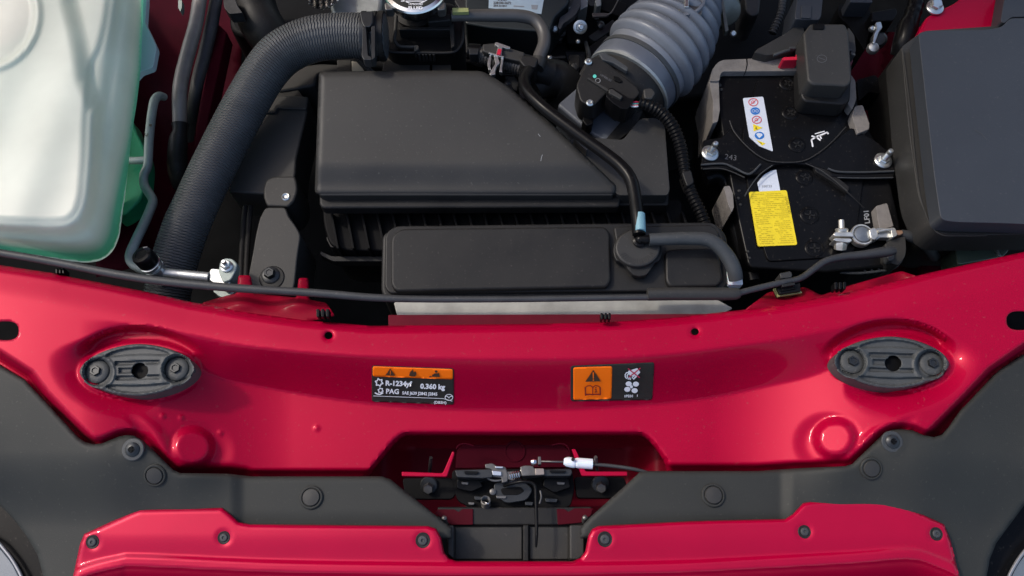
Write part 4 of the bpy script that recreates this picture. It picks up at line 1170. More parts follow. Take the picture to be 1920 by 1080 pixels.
for u, v, r, lab, L in ((1040, 58, 8, 'steel bolt with a bright end just right of the curved hose', 15), (1088, 55, 13, 'zinc bolt with a wide washer right of the curved hose', 26), (950, 68, 8, 'small dark bolt inside the bend of the curved hose', 10),
                     (1070, 22, 7, 'small bolt on the grey bracket above the washer bolt', 6), (1084, 82, 4.5, 'tiny square bolt below the washer bolt', 5), (1031, 113, 5.5, 'small bolt under the end of the curved hose', 6)):
    r_ = empty('engine_bolt', P(u, v, -.07), lab, 'bolt', 'bolts on the engine front')
    ax = (0, -.75, 1)
    lathe_at('washer', [(r, -3), (r, 0), (r * .8, 1)], u, v - 4, -.07, M['zinc'] if r > 10 else M['steel'], r_, 24, ax)
    lathe_at('bolt_head', [(r * .68, 0), (r * .68, L * .45), (r * .6, L * .5)], u, v - 4, -.07, M['zinc'], r_, 6, ax)
    lathe_at('shank', [(r * .42, 0), (r * .42, L), (r * .3, L + 1.5), (.3, L + 1.5)], u, v - 4, -.07, M['zinc'], r_, 16, ax)
o = prism('grey_bracket', rnd([(1050, 32), (1064, 24), (1074, 4), (1086, -20), (1090, 8), (1080, 26), (1068, 36), (1056, 44), (1050, 56), (1046, 50)], 4), -.055, -.065, M['fuse'], None, bevel=.0015); tag(o, 'slim grey bracket arm right of the control box', 'bracket')

# ================================================================ thin hoses
vh = empty('vent_hose', P(960, 40, .03), 'thin black hose from the filler housing curving down round the bolts', 'hose')
tube('hose', [(846, 30, .022, 10), (880, 29, .020, 11), (930, 29, .015, 12), (975, 30, .010, 12), (1003, 38, .006, 12), (1018, 58, .004, 12), (1020, 82, .004, 12), (1012, 104, .004, 12), (1006, 122, .004, 12)], M['hose'], vh, n=70, segs=20)
prism('tag', rnd([(848, 14.5), (878, 14.5), (879, 22), (848, 23)], 1), .034, .028, M['olive'], vh, bevel=.0006)
oh = empty('overflow_hose', P(1100, 280, .05), 'glossy black hose running diagonally across the air box to the overflow cap', 'hose')
tube('hose', [(1000, 122, .012, 11), (990, 134, .020, 11.5), (983, 150, .028, 11.5), (990, 172, .036, 11.5), (1016, 199, .042, 11.5), (1050, 226, .045, 11.5), (1100, 263, .048, 11.5), (1140, 292, .050, 12), (1166, 314, .052, 12.5), (1183, 338, .054, 12.5), (1191, 372, .056, 12.5),
     (1195, 405, .058, 12.5), (1198, 440, .058, 12.5)], M['blk_shiny'], oh, n=120, segs=22)
tube('paint_mark', [(1199, 402, .0595, 10.5), (1200.5, 434, .0615, 10.5)], M['cyan'], oh, n=5, segs=22)
cn = empty('hose_clip', P(1002, 115, .02), 'black plastic clip where the two thin hoses meet', 'clip')
prism('clip_body', rnd([(976, 104), (1000, 104), (1010, 110), (1004, 126), (982, 124), (974, 114)], 3), .026, -.01, M['blk'], cn, bevel=.002)
tube('clip_ring', [(1012, 112, .006, 14), (1006, 128, .006, 14)], M['blk_soft'], cn, n=4, segs=20)

# fitting with the silver clip -------------------------------------------
qc = empty('quick_coupling', P(930, 112, .0), 'black hose coupling with a silver clip and red tag, above the air box corner', 'coupling')
tube('collar', [(878, 96, 0, 15), (900, 100, 0, 17)], M['blk_shiny'], qc, n=6, segs=18)
tube('sleeve', [(898, 102, 0, 15), (940, 114, 0, 17), (980, 126, 0, 17)], M['hose'], qc, n=90, segs=24, ring=lambda s, L: 1 + .05 * np.sign(np.sin(s * 2 * math.pi / .0036)))
tube('stub', [(975, 122, 0, 22), (1000, 130, -.01, 24), (1030, 140, -.02, 26)], M['blk'], qc, n=10, segs=24)
prism('cover_plate', rnd([(904, 82), (925, 80), (985, 98), (980, 116), (935, 106), (905, 96)], 4), .018, -.01, M['blk_soft'], qc, bevel=.002)
prism('lock_tab', rnd([(880, 90), (898, 90), (896, 102), (880, 102)], 2), .016, 0, M['bolt'], qc, bevel=.001)
prism('wire_clip', rnd([(928, 80), (932, 79), (957, 88), (956, 91), (950, 91), (942, 88), (940, 104), (945, 105), (944, 108), (916, 100), (917, 97), (930, 101), (934, 87), (928, 84)], 1), .023, .019, M['zinc'], qc, bevel=.0006)
prism('red_tag', [(934, 91), (941, 92), (938, 103), (931, 101)], .025, .020, M['redplastic'], qc, bevel=.0005)
prism('spring_leaf', rnd([(926, 103), (933, 105), (937, 118), (931, 124), (928, 134), (929, 139), (920, 141), (918, 138), (923, 128), (929, 119)], 1), .022, .016, M['zinc'], qc, bevel=.0006)
prism('spring_leaf', rnd([(918, 103), (921, 103), (919, 122), (921, 132), (916, 130), (914, 118)], 1), .021, .014, M['zinc'], qc, bevel=.0006)
prism('spring_leaf', rnd([(940, 108), (944, 109), (941, 128), (942, 136), (936, 134), (938, 124)], 1), .021, .014, M['zinc'], qc, bevel=.0006)
o = tube('intake_elbow', [(1000, 170, -.03, 20), (1030, 150, -.035, 38), (1055, 165, -.05, 40), (1062, 200, -.07, 38)], M['blk'], None, n=24, segs=28); tag(o, 'dark rounded plastic elbow right of the hose clip', 'elbow')

# ================================================================ air filter box
ab = empty('air_filter_box', P(870, 280, -.05), 'large black air filter box with a smooth rounded lid in the middle', 'air box')
lid = [(598, 134, 9), (830, 132, 6), (905, 133, 10), (958, 165, 14), (1040, 237, 10), (1158, 350, 8), (1154, 366, 5), (590, 366, 12)]
lidb = [(598, 134, 9), (830, 132, 6), (910, 133, 10), (965, 165, 14), (1050, 237, 10), (1168, 356, 8), (1162, 398, 5), (592, 405, 12)]
lidr = rnd(lid, 8, 6)
def zlid(u, v):
    e_ = -sdf(u, v, lidr)
    z = .026 + .006 * np.sqrt(np.clip(1 - (1 - np.clip(e_ / 11, 0, 1)) ** 2, 0, 1))
    z = z + .010 * ss((330 - v) / 190) - .012 * ss((v - 300) / 60) + .0010 * np.sin(u / 97.) * np.sin(v / 61.)
    return z
field('lid', lidr, zlid, M['blk_soft'], ab, step=5, solid=.003, sharp=80)
prism('lid_wall', scaled(lidr, .985, 0, 2), .018, -.004, M['blk_soft'], ab, bevel=.003, seg=3)
prism('lid_skirt', scaled(rnd([(604, 150, 9), (905, 150, 10), (1046, 250, 10), (1168, 362, 8), (1160, 388, 5), (598, 390, 14)], 8, 6), 1), .006, -.012, M['blk'], ab, bevel=.003, seg=3)
prism('side_lid', rnd([(1050, 262, 8), (1120, 258, 6), (1168, 262, 8), (1200, 222, 8), (1232, 220, 10), (1247, 236, 10), (1256, 356, 8), (1252, 366, 6), (1160, 366, 6), (1120, 330, 6)], 8, 5), .016, -.012, M['blk_soft'], ab, bevel=.005, seg=4)
prism('side_skirt', rnd([(1140, 350), (1256, 350), (1254, 385), (1150, 385)], 6), -.004, -.03, M['blk'], ab, bevel=.003)
prism('lower_body', rnd([(604, 372), (1280, 372), (1280, 440), (1240, 470), (650, 470), (618, 460), (606, 420)], 14), -.030, -.14, M['blk_dark'], ab, bevel=.003)  # body and ribs near black: shade under the lid is put into the colour
prism('lower_ledge', rnd([(600, 470), (622, 480), (740, 480), (740, 490), (624, 490), (600, 478)], 4), -.045, -.06, M['blk'], ab, bevel=.0015)
prism('lower_ledge', rnd([(616, 440), (622, 458), (740, 458), (740, 463), (620, 464), (611, 446)], 4), -.035, -.05, M['blk'], ab, bevel=.0015)
rib0 = None
for i in range(24):
    x = 618 + i * 28.5
    if rib0 is None:
        rib0 = prism('rib', [(x, 396), (x + 5, 396), (x + 18, 466), (x + 13, 466)], -.020, -.06, M['blk_dark'], ab, bevel=.0008)
        x0 = x
    else:
        c = rib0.copy(); COL.objects.link(c); c.parent = ab
        c.location = rib0.location + Vector(P(x, 420, -.03) - P(x0, 420, -.03))
for (u, v, l, a) in ((1016, 293, 11, 100), (1012, 168, 4, 40)):
    pass
decal('scratch', stroke([(1017, 290), (1015, 296), (1014, 302)], 1.0) + stroke([(1009, 251), (1013, 256)], 1.0), zlid, M['grey_ink'], ab, .0010)
o = prism('lid_clip', rnd([(1076, 259), (1082, 259), (1104, 279), (1100, 282)], 1), .030, .015, M['steel'], ab, bevel=.0006)

# ================================================================ overflow tank
ot = empty('overflow_tank', P(1040, 490, -.02), 'flat black plastic overflow tank with a round cap, right behind the red panel', 'tank')
prism('lower_shell', rnd([(716, 440, 14), (735, 428, 12), (1345, 420, 20), (1364, 440, 18), (1370, 534, 8), (1362, 560), (722, 562, 8), (714, 545, 8)], 10, 5), .024, -.07, M['blk'], ot, bevel=.004, seg=3)
prism('upper_shell', rnd([(722, 438, 16), (740, 423, 14), (1340, 416, 22), (1358, 440, 18), (1364, 530, 10), (1356, 544, 8), (730, 550, 10), (721, 538, 10)], 10, 6), .030, .024, M['blk'], ot, bevel=.0022, seg=3)
prism('raised_panel', rnd([(733, 444, 14), (750, 428, 12), (1135, 424, 8), (1144, 436, 8), (1146, 526, 10), (1138, 538, 10), (742, 546, 12), (733, 534, 10)], 10, 6), .0375, .028, M['blk'], ot, bevel=.003, seg=4)
prism('right_panel', rnd([(1247, 470, 9), (1262, 466, 10), (1335, 464, 14), (1350, 480, 12), (1356, 524, 8), (1346, 536, 8), (1256, 538, 10), (1248, 526, 8)], 10, 6), .0365, .028, M['blk'], ot, bevel=.003, seg=4)
prism('rear_panel', rnd([(1150, 424, 8), (1336, 420, 18), (1350, 438, 12), (1345, 452, 6), (1155, 456, 6)], 8, 6), .0335, .028, M['blk'], ot, bevel=.0025, seg=3)
capf = [(1154 + 0, 470)]
capo = [(1196 + 46 * math.cos(math.radians(a)), 469 + 41 * math.sin(math.radians(a))) for a in range(150, 391, 12)] + [(1228, 492), (1219, 508), (1212, 516), (1198, 518), (1186, 515), (1178, 505), (1170, 492)]
prism('cap_flange', capo, .0425, .034, M['blk'], ot, bevel=.0014, seg=3)
prism('cap_disc', ell(1196, 464, 42, 35, 44), .049, .040, M['blk_soft'], ot, bevel=.0022, seg=3)
for i in range(16):
    a = math.radians(25 + i * 8.6)
    p1 = (1196 + 26 * math.cos(a), 464 + 21 * math.sin(a)); p2 = (1196 + 38 * math.cos(a), 464 + 31 * math.sin(a))
    prism('grip_rib', stroke([p1, p2], 1.4)[0], .0496, .048, M['blk_soft'], ot, bevel=0)
lathe_at('cap_nipple', [(13, 0), (13, 4), (9, 6), (8, 12), (5, 15), (.4, 16)], 1199, 452, .050, M['blk_shiny'], ot, 24)
tube('cap_spout', [(1200, 448, .056, 7), (1214, 449, .056, 8.5), (1222, 449, .056, 7)], M['blk_shiny'], ot, n=10, segs=16)
sh = tube('side_hose', [(1217, 449, .056, 11.5), (1250, 448, .056, 12), (1290, 447, .056, 12.5), (1325, 449, .056, 13), (1348, 462, .054, 13.5), (1366, 484, .050, 14), (1376, 505, .046, 14), (1380, 524, .040, 13.5)], M['rub_grey'], None, n=60, segs=20)
tag(sh, 'dark grey hose from the overflow cap bending down at the tank right end', 'hose')
o = prism('white_spout', rnd([(1366, 498), (1374, 516), (1392, 522), (1393, 534), (1366, 534), (1362, 505)], 2), .030, .018, M['whitish'], None, bevel=.001); tag(o, 'small white plastic spout under the end of the grey hose', 'spout')

# ================================================================ bellows and air flow sensor
ax0 = (1165, 168); 
def bell_ring(s, L):
    t = s / L
    w_ = ss((t - .20) / .04) * (1 - ss((t - .76) / .05))
    return 1 + .100 * w_ * (np.abs(np.sin(math.pi * (t - .22) / .54 * 8)) ** .62 * 2 - 1) - .03 * (1 - w_)
bl = empty('intake_bellows', P(1230, 110, -.02), 'thick blue grey ribbed rubber intake bellows at the top middle', 'bellows')
tube('bellows', [(1168, 172, -.020, 80), (1184, 152, -.018, 82), (1212, 120, -.014, 87), (1236, 92, -.012, 87), (1256, 66, -.012, 82), (1270, 40, -.012, 74), (1280, 12, -.014, 66), (1286, -24, -.018, 60), (1288, -70, -.02, 58)], M['bell'], bl, n=260, segs=56, ring=bell_ring, sharp=80)
lathe_at('mouth', [(44, -20), (46, 8), (42, 10), (38, 6), (37, -10)], 1275, 10, .028, M['bell'], bl, 36, (-.15, .35, 1))
prism('mouth_clamp', rnd([(1243, 8), (1252, 16), (1290, 30), (1312, 32), (1318, 24), (1316, 4), (1300, -10), (1250, -10)], 8), .040, .030, M['steel'], bl, bevel=.002)
prism('clamp_screw', [(1284, -6), (1292, -6), (1292, 13), (1284, 13)], .050, .040, M['zinc'], bl, bevel=.001)
lathe_at('clamp_dot', [(3, 0), (3, 2), (.3, 3)], 1273, 21, .041, mat('brass', (.5, .4, .1), .4, .6), bl, 12)

mf = empty('air_flow_sensor', P(1150, 170, .0), 'black air flow sensor housing clamped to the lower end of the bellows', 'sensor')
tube('collar', [(1196, 138, -.018, 86), (1180, 156, -.018, 87), (1176, 161, -.018, 84)], M['bell_d'], mf, n=10, segs=48)
tube('flange_ring', [(1182, 154, -.020, 83), (1168, 171, -.022, 82), (1160, 180, -.024, 70)], M['blk'], mf, n=12, segs=48)
tube('clamp_band', [(1199, 135, -.018, 88.5), (1194, 141, -.018, 88.5)], M['rub_grey'], mf, n=4, segs=48)
tube('clamp_band', [(1178, 159, -.018, 86.5), (1175, 163, -.018, 86.5)], M['silver'], mf, n=4, segs=48)
tube('body', [(1174, 164, -.026, 74), (1158, 182, -.028, 72), (1140, 203, -.034, 68), (1128, 217, -.038, 62)], M['blk'], mf, n=16, segs=40)
prism('sensor_plate', rnd([(1102, 112, 8), (1118, 104, 6), (1140, 118, 6), (1196, 164, 6), (1200, 176, 5), (1186, 190, 5), (1140, 172, 5), (1112, 200, 8), (1088, 190, 8), (1080, 160, 8)], 6, 5), .040, .0, M['blk'], mf, bevel=.002)
prism('sensor_ridge', rnd([(1100, 146), (1104, 145), (1142, 168), (1140, 172)], 1), .044, .039, M['blk_soft'], mf, bevel=.0008)
prism('connector', rnd([(1140, 166), (1148, 164), (1180, 184), (1190, 184), (1178, 204), (1166, 204), (1150, 194), (1136, 180)], 3), .050, .020, M['blk_shiny'], mf, bevel=.0016)
prism('connector_latch', rnd([(1141, 167), (1148, 166), (1168, 180), (1164, 186), (1142, 174)], 2), .054, .048, M['blk_soft'], mf, bevel=.001)
prism('grey_segment', rnd([(1122, 100), (1132, 98), (1152, 108), (1178, 126), (1176, 134), (1150, 118), (1130, 112)], 3), .043, .036, M['rub_grey'], mf, bevel=.001)
prism('dark_slot', rnd([(1150, 142), (1160, 144), (1168, 152), (1162, 155), (1152, 150)], 2), .042, .038, M['blk_dark'], mf, bevel=.0006)
for u, v in ((1103, 117), (1106, 194)):
    lathe_at('screw', [(7, 0), (7, 3), (5, 5), (3, 5), (2.5, 3), (.3, 3)], u, v, .040, M['zinc'], mf, 16)
decal('dot', [ell(1115, 143, 3.4, 3.4, 14)], .040, M['teal'], mf, .0004)
decal('ring', stroke(ell(1121, 151, 4.5, 4, 14), 1.1, True), .040, M['grey_ink'], mf, .0004)
letters('lettering', '197400-55', 1124, 141, 4.0, 30, .040, M['dim_ink'], mf, 1.0, bold=.02)
letters('lettering', 'DENS', 1128, 150, 4.0, 30, .040, M['dim_ink'], mf, 1.0, bold=.02) if False else None
dc = empty('intake_duct', P(1110, 225, -.04), 'grey tapered duct joining the sensor to the air filter box', 'duct')
prism('duct', rnd([(1044, 196, 8), (1088, 158, 8), (1150, 196, 8), (1180, 222, 8), (1140, 268, 8), (1108, 250, 6)], 8, 5), -.008, -.09, M['bell_d'], dc, bevel=.010, seg=4)
prism('dark_plane', rnd([(1128, 270), (1192, 196), (1206, 206), (1190, 240), (1160, 262)], 3), -.004, -.06, M['blk'], dc, bevel=.002)
prism('leg', rnd([(1094, 204), (1114, 204), (1112, 232), (1100, 236), (1092, 226)], 3), .010, -.02, M['blk_shiny'], dc, bevel=.002)

# corrugated loom -----------------------------------------------------------
lo = empty('wiring_loom', P(1270, 300, .0), 'corrugated black wiring loom curving from the sensor down to the overflow tank', 'loom')
tube('conduit', [(1198, 193, .040, 10), (1216, 198, .040, 11), (1238, 210, .036, 11.5), (1258, 232, .030, 11.5), (1272, 262, .022, 11.5), (1280, 295, .016, 11), (1286, 330, .012, 10.5), (1298, 366, .008, 11), (1312, 395, .004, 11), (1322, 420, .0, 11)], M['blk_shiny'], lo, n=420, segs=16,
     ring=lambda s, L: 1 + .10 * np.sin(s * 2 * math.pi / .0046), sharp=80)
prism('tape_wrap', rnd([(1278, 322), (1296, 318), (1302, 342), (1288, 350)], 5), .020, -.0, M['blk'], lo, bevel=.003)
for c_, dv in (('pinkred', -5), ('teal', 0), ('redink', 4), ('white', 7)):
    tube('wire', [(1180, 196 + dv * .4, .040, 1.7), (1190, 195 + dv * .7, .044, 1.7), (1200, 195 + dv * .5, .040, 1.7)], M[c_], lo, n=8, segs=8)
prism('loom_clip', rnd([(1206, 166), (1222, 164), (1230, 174), (1222, 186), (1208, 184)], 4), .048, .030, M['blk_soft'], lo, bevel=.002)
# ================================================================ battery
bt = empty('battery', P(1510, 330, -.12), 'black battery with white and yellow stickers and six round vent caps', 'battery')
ZB = -.010
btop = rnd([(1346, 140, 6), (1352, 134, 4), (1500, 132, 4), (1598, 150, 6), (1612, 200, 4), (1640, 260, 4), (1668, 330, 4), (1688, 420, 6), (1692, 470, 8), (1680, 497, 10), (1550, 510, 6), (1410, 502, 8), (1402, 495, 6), (1380, 395, 4), (1362, 300, 4), (1346, 200, 4)], 5, 4)
prism('case', btop, ZB, -.17, M['blk_shiny'], bt, bevel=.003, seg=3)
prism('top_step', rnd([(1420, 150, 8), (1495, 146, 8), (1560, 200, 10), (1620, 330, 10), (1600, 480, 10), (1440, 490, 10), (1405, 380, 10), (1392, 250, 10)], 8), ZB + .0025, ZB - .002, M['blk_shiny'], bt, bevel=.001)
zb2 = ZB + .0025
caps = [(1476, 157, 15), (1481, 212, 15), (1494, 272, 16), (1508, 333, 16), (1518, 404, 18), (1527, 466, 18)]
for (u, v, r) in caps:
    c = lathe_at('vent_cap', [(r, -1), (r, 1.0), (r - 2, 2.2), (r - 5, 2.2), (r - 6, 1), (.4, 1)], u, v, zb2, M['blk_shiny'], bt, 28)
    for a in (0, 90):
        s_ = S(u, v, zb2)
        V, F = box_geo(-r * .5 * s_, r * .5 * s_, -.0008, .0008, 0, 2.6 * s_)
        Rm = Matrix.Translation(Vector(P(u, v, zb2))) @ Matrix.Rotation(math.radians(a + u), 4, 'Z')
        mk('cap_slot', [tuple(Rm @ Vector(x)) for x in V], F, M['blk'], c, smooth=False)
# bosses on the case edge
for i, (u, v) in enumerate(((1357, 139), (1372, 138), (1387, 137), (1348, 147), (1350, 160), (1352, 168), (1386, 358), (1384, 372), (1388, 384), (1402, 472), (1405, 484))):
    lathe_at('edge_boss', [(3.2, -2), (3.2, 1.2), (2, 2.4), (.3, 2.6)], u, v, ZB, M['blk_soft'], bt, 10)
# labels
wl = prism('warning_sticker', rnd([(1393, 184, 3), (1431, 181, 3), (1449.5, 284, 3), (1424, 274, 2), (1405, 257, 3)], 3), zb2 + .0008, zb2, M['label_w'], bt, bevel=0)
zs = zb2 + .0008
sym = [(1412.5, 191.5, 'r'), (1416, 208, 'b'), (1419, 224.5, 'r'), (1421, 239.5, 'y'), (1424, 254, 'c'), (1427, 268, 'y')]
for u, v, k in sym:
    if k == 'r':
        decal('prohibition_sign', stroke(ell(u, v, 8.6, 6.8, 22), 1.5, True) + stroke([(u - 5.5, v + 4.6), (u + 5.5, v - 4.6)], 1.3) + stroke([(u - 4, v - 1), (u - 1, v - 3), (u + 2, v - 1), (u + 1, v + 2), (u - 3, v + 2)], .9, True), zs, M['redink'], wl, .0004)
    elif k == 'b':
        decal('eye_sign', [ell(u, v, 9, 7, 22)], zs, M['blueink'], wl, .0004)
        decal('eye_mark', stroke(ell(u - 3.4, v, 2.6, 2.4, 10), .9, True) + stroke(ell(u + 3.4, v, 2.6, 2.4, 10), .9, True), zs, M['label_w'], wl, .0007)
    elif k == 'c':
        decal('manual_sign', [ell(u, v, 9, 7, 22)], zs, M['blueink'], wl, .0004)
        decal('manual_mark', [[(u - 6, v - 3), (u - 2, v - 5), (u + 4, v - 3.5), (u + 6, v - 1), (u + 3, v + 2), (u, v + 5), (u - 4, v + 1)]], zs, M['label_w'], wl, .0007)
    elif u < 1425:
        decal('danger_sign', [[(u - 9, v - 7), (u + 9, v), (u - 8, v + 7)]], zs, M['yellow'], wl, .0004)
        decal('danger_mark', stroke([(u - 3, v - 2), (u - 4, v + 2), (u - 1, v + 2.4)], 1.3), zs, M['ink'], wl, .0007)
    else:
        decal('danger_sign', [[(u - 9, v - 6), (u + 8, v + 1), (u + 2, v + 5)]], zs, M['yellow'], wl, .0004)
        decal('danger_mark', stroke([(u - 4, v - 2), (u + 1, v + 1)], 1.6), zs, M['yellow_i'], wl, .0007)
ws = prism('white_slip', rnd([(1455.5, 318, 2), (1462, 352, 1), (1463, 358, 1), (1424, 360, 1), (1420, 343, 1), (1432, 328, 3), (1446, 320, 2)], 2), zb2 + .0006, zb2, M['label_w'], bt, bevel=0)
letters('lettering', '100123', 1428, 351.5, 4.2, -2, zb2 + .0006, M['grey_ink'], ws, 1.1, bold=.01, lift=.0004)
YQ = [(1404, 360), (1475, 356.5), (1495, 459), (1421, 462)]
yl = prism('yellow_sticker', rnd([(a, b, 4) for a, b in YQ], 4), zb2 + .0012, zb2, M['yellow'], bt, bevel=0)
zy = zb2 + .0012
rr = random.Random(11)
rows = []
for i in range(26):
    b = .05 + i * .036
    a = .06
    while a < .92:
        l = rr.uniform(.02, .09)
        if not (.46 < a + l and a < .50 and b > .45) and rr.random() < .82 and a + l < .95:
            p, q_ = lerp_quad(YQ, a, b), lerp_quad(YQ, a + l, b)
            rows += stroke([p, q_], 1.15)
        a += l + rr.uniform(.008, .03)
pr = decal('fine_print', rows, zy, mat('dim_yellow_ink', (.56, .43, .012), .6), yl, .0004)
tag(pr, None, None, None, 'stuff')
u, v = lerp_quad(YQ, .92, .12); letters('lettering', 'LEAD ACID', u, v, 5, 79, zy, M['yellow_i'], yl, .9, lift=.0006)
letters('lettering', 'LF01', 1631, 419, 9.5, -96, ZB, M['grey_ink'], bt, 1.0, bold=.02, lift=.0012)
decal('painted_mark', stroke([(1524, 275), (1521.5, 262), (1535, 254)], 2.8) + stroke([(1522, 255), (1532, 258), (1538, 263)], 2.8) + stroke([(1528, 251), (1546, 246)], 1.8) + stroke([(1540, 260), (1537, 254), (1551, 248), (1553, 251)], 2.8), zb2, M['white'], bt, .0008)

# felt wrap strips round the case
fw = empty('felt_wrap', P(1420, 130, -.03), 'grey brown felt strip wrapped round the rear and left edge of the battery', 'felt strip')
prism('rear_strip', rnd([(1334, 132, 8), (1349, 112, 14), (1399, 110, 2), (1440, 108, 2), (1503, 108, 4), (1503, 133, 2), (1352, 134, 10), (1349, 152, 4), (1331, 152, 2)], 4), .000, -.09, M['foam'], fw, bevel=.0025)
prism('side_strip', rnd([(1329, 150, 2), (1348, 148, 2), (1349, 180, 2), (1350, 206, 2), (1346, 228, 3), (1336, 232, 3), (1337, 190, 2)], 2), -.003, -.09, M['foam'], fw, bevel=.0025)
prism('seam', [(1399, 110.5), (1401, 110.5), (1402, 120), (1399, 133.5), (1397.5, 133.5), (1400, 120)], .0004, -.01, M['blk_dark'], fw, bevel=0)
for pts, lab in (([(1596, 140), (1604, 152), (1606, 185), (1598, 206), (1590, 196), (1590, 150)], 'grey felt strip right of the square battery terminal cover'),
                 ([(1604, 198, 4), (1618, 196, 4), (1631, 232, 4), (1630, 242, 3), (1608, 251, 3), (1597, 216, 4)], 'short folded grey felt block at the right rear of the battery'),
                 ([(1357, 350, 2), (1368, 348, 2), (1374, 362, 2), (1376, 388, 2), (1372, 398, 2), (1366, 385, 2)], 'small grey felt pad on the left side of the battery, beside the loom'),
                 ([(1642, 386, 4), (1664, 380, 4), (1676, 424, 2), (1650, 432, 3), (1646, 412)], 'grey felt pad standing behind the front battery clamp')):
    o = prism('felt_pad', rnd(pts, 3), .004, -.06, M['foam'], None, bevel=.002); tag(o, lab, 'felt pad', 'felt pads round the battery')

# hold-down bracket ----------------------------------------------------------
hd = empty('battery_hold_down', P(1490, 290, .0), 'black battery hold down plate with two arched edges, across the middle of the battery', 'bracket')
plate = rnd([(1318, 262, 6), (1352, 258, 6), (1372, 236, 8), (1394, 262, 10), (1430, 294, 10), (1460, 303, 10), (1500, 303, 10), (1540, 285, 12), (1572, 256, 8), (1596, 238, 6), (1640, 262, 6), (1674, 290, 6), (1678, 318, 5),
             (1676, 334, 6), (1560, 332, 4), (1550, 318, 5), (1530, 312, 10), (1490, 300 + 6, 12), (1452, 308, 12), (1424, 326, 8), (1404, 328, 4), (1366, 316, 6), (1314, 318, 5)], 5)
prism('plate', plate, ZB + .010, ZB + .004, M['blk_shiny'], hd, bevel=.0015, seg=3)
ze = ZB + .012
tube('arch_edge', [(1368, 226, ze, 1.0), (1376, 246, ze, 1.1), (1398, 272, ze, 1.1), (1424, 293, ze, 1.1), (1450, 303, ze, 1.1), (1500, 303, ze, 1.1), (1530, 290, ze, 1.1), (1560, 266, ze, 1.1), (1586, 238, ze, 1.0)], M['blk_soft'], hd, n=60, segs=8)
tube('arch_edge', [(1396, 368, ze, 1.2), (1408, 348, ze, 1.1), (1426, 326, ze, 1.1), (1448, 310, ze, 1.1)], M['rub_grey'], hd, n=30, segs=8)
tube('arch_edge', [(1510, 306, ze, 1.0), (1536, 318, ze, 1.3), (1562, 336, ze, 1.3), (1588, 358, ze, 1.3)], M['blk_soft'], hd, n=30, segs=8)
tube('arch_edge', [(1586, 358, ze, 1.5), (1604, 374, ze, 1.0), (1620, 390, ze - .004, 1.2)], M['blk'], hd, n=14, segs=8)
prism('arch_web', rnd([(1524, 306), (1548, 314), (1592, 350), (1590, 362), (1560, 340), (1530, 322)], 3), ZB + .009, ZB + .003, M['blk'], hd, bevel=.001)
tube('left_fold', [(1314, 309, ze, 2.1), (1355, 307, ze, 2.1), (1375, 314, ze, 2.1), (1400, 326, ze, 2.2), (1412, 322, ze, 2.1), (1426, 308, ze, 1.9)], M['rub_grey'], hd, n=50, segs=10)
tube('left_fold', [(1318, 317, ze - .002, 1.4), (1350, 316, ze - .002, 1.4), (1372, 322, ze - .002, 1.4), (1396, 333, ze - .002, 1.4)], M['blk_soft'], hd, n=30, segs=8)
tube('right_fold', [(1552, 316, ze, 2.1), (1572, 322, ze, 2.1), (1620, 323, ze, 2.1), (1676, 321, ze, 2.1)], M['rub_grey'], hd, n=40, segs=10)
tube('right_fold', [(1570, 333, ze - .002, 1.4), (1620, 334, ze - .002, 1.4), (1674, 333, ze - .002, 1.4)], M['rub_grey'], hd, n=20, segs=8)
letters('lettering', '243', 1358, 298, 10, 8, ZB + .010, M['dim_ink'], hd, 1.1, lift=.0004)
st = empty('stud_bolt', (0, 0, 0))
V, F = lathe_geo([(1.0, 0), (1.0, .16), (.92, .24), (.70, .30)], 32); mk('washer', V, F, M['zinc'], st, local=True)
V, F = lathe_geo([(.66, .2), (.66, .55), (.56, .66), (.35, .66)], 6); mk('nut', V, F, M['zinc'], st, local=True)
prof = [(.34, .5)] + [(.34 if i % 2 else .30, .6 + i * .07) for i in range(16)] + [(.34, 1.75), (.32, 2.1), (.24, 2.2), (.02, 2.22)]
V, F = lathe_geo(prof, 18); mk('stud', V, F, M['zinc'], st, local=True)
for i, (u, v, lab) in enumerate(((1331, 288, 'shiny zinc stud with a flange nut at the left end of the battery hold down'), (1655, 302, 'shiny zinc stud with a flange nut at the right end of the battery hold down'))):
    o = st if i == 0 else copy_tree(st)
    z = ZB + .010; s_ = 16.5 * S(u, v, z)
    o.location = Vector(P(u, v, z)); o.scale = (s_, s_, s_); o.rotation_euler = (math.radians(-4), math.radians(6 if i == 0 else 3), 0)
    tag(o, lab, 'stud', 'studs holding the battery')

# terminal cover --------------------------------------------------------------
tc = empty('terminal_cover', P(1545, 120, .0), 'square black plastic cover over the rear battery terminal', 'cover')
prism('lid', rnd([(1506, 62, 4), (1520, 44, 4), (1585, 44, 6), (1592, 60, 4), (1598, 152, 8), (1590, 161, 8), (1524, 158, 9), (1514, 150, 5)], 5), .046, .012, M['blk_soft'], tc, bevel=.003, seg=3)
prism('box', rnd([(1500, 118, 6), (1598, 120, 6), (1594, 190, 7), (1582, 196, 8), (1510, 190, 8), (1502, 180, 6)], 5), .020, -.008, M['blk'], tc, bevel=.003, seg=3)
prism('left_wing', rnd([(1414, 98, 3), (1420, 92, 3), (1470, 64, 6), (1505, 40, 6), (1512, 78, 4), (1490, 92, 4), (1440, 104, 4)], 4), .014, -.02, M['blk_soft'], tc, bevel=.003)
prism('right_wing', rnd([(1590, 50, 5), (1602, 66, 4), (1605, 96, 4), (1600, 104, 4), (1588, 100, 4)], 4), .022, -.02, M['blk_soft'], tc, bevel=.002)
prism('notch', rnd([(1525, 44), (1546, 44), (1546, 54), (1525, 54)], 2), .048, .044, M['blk_dark'], tc, bevel=.0006)
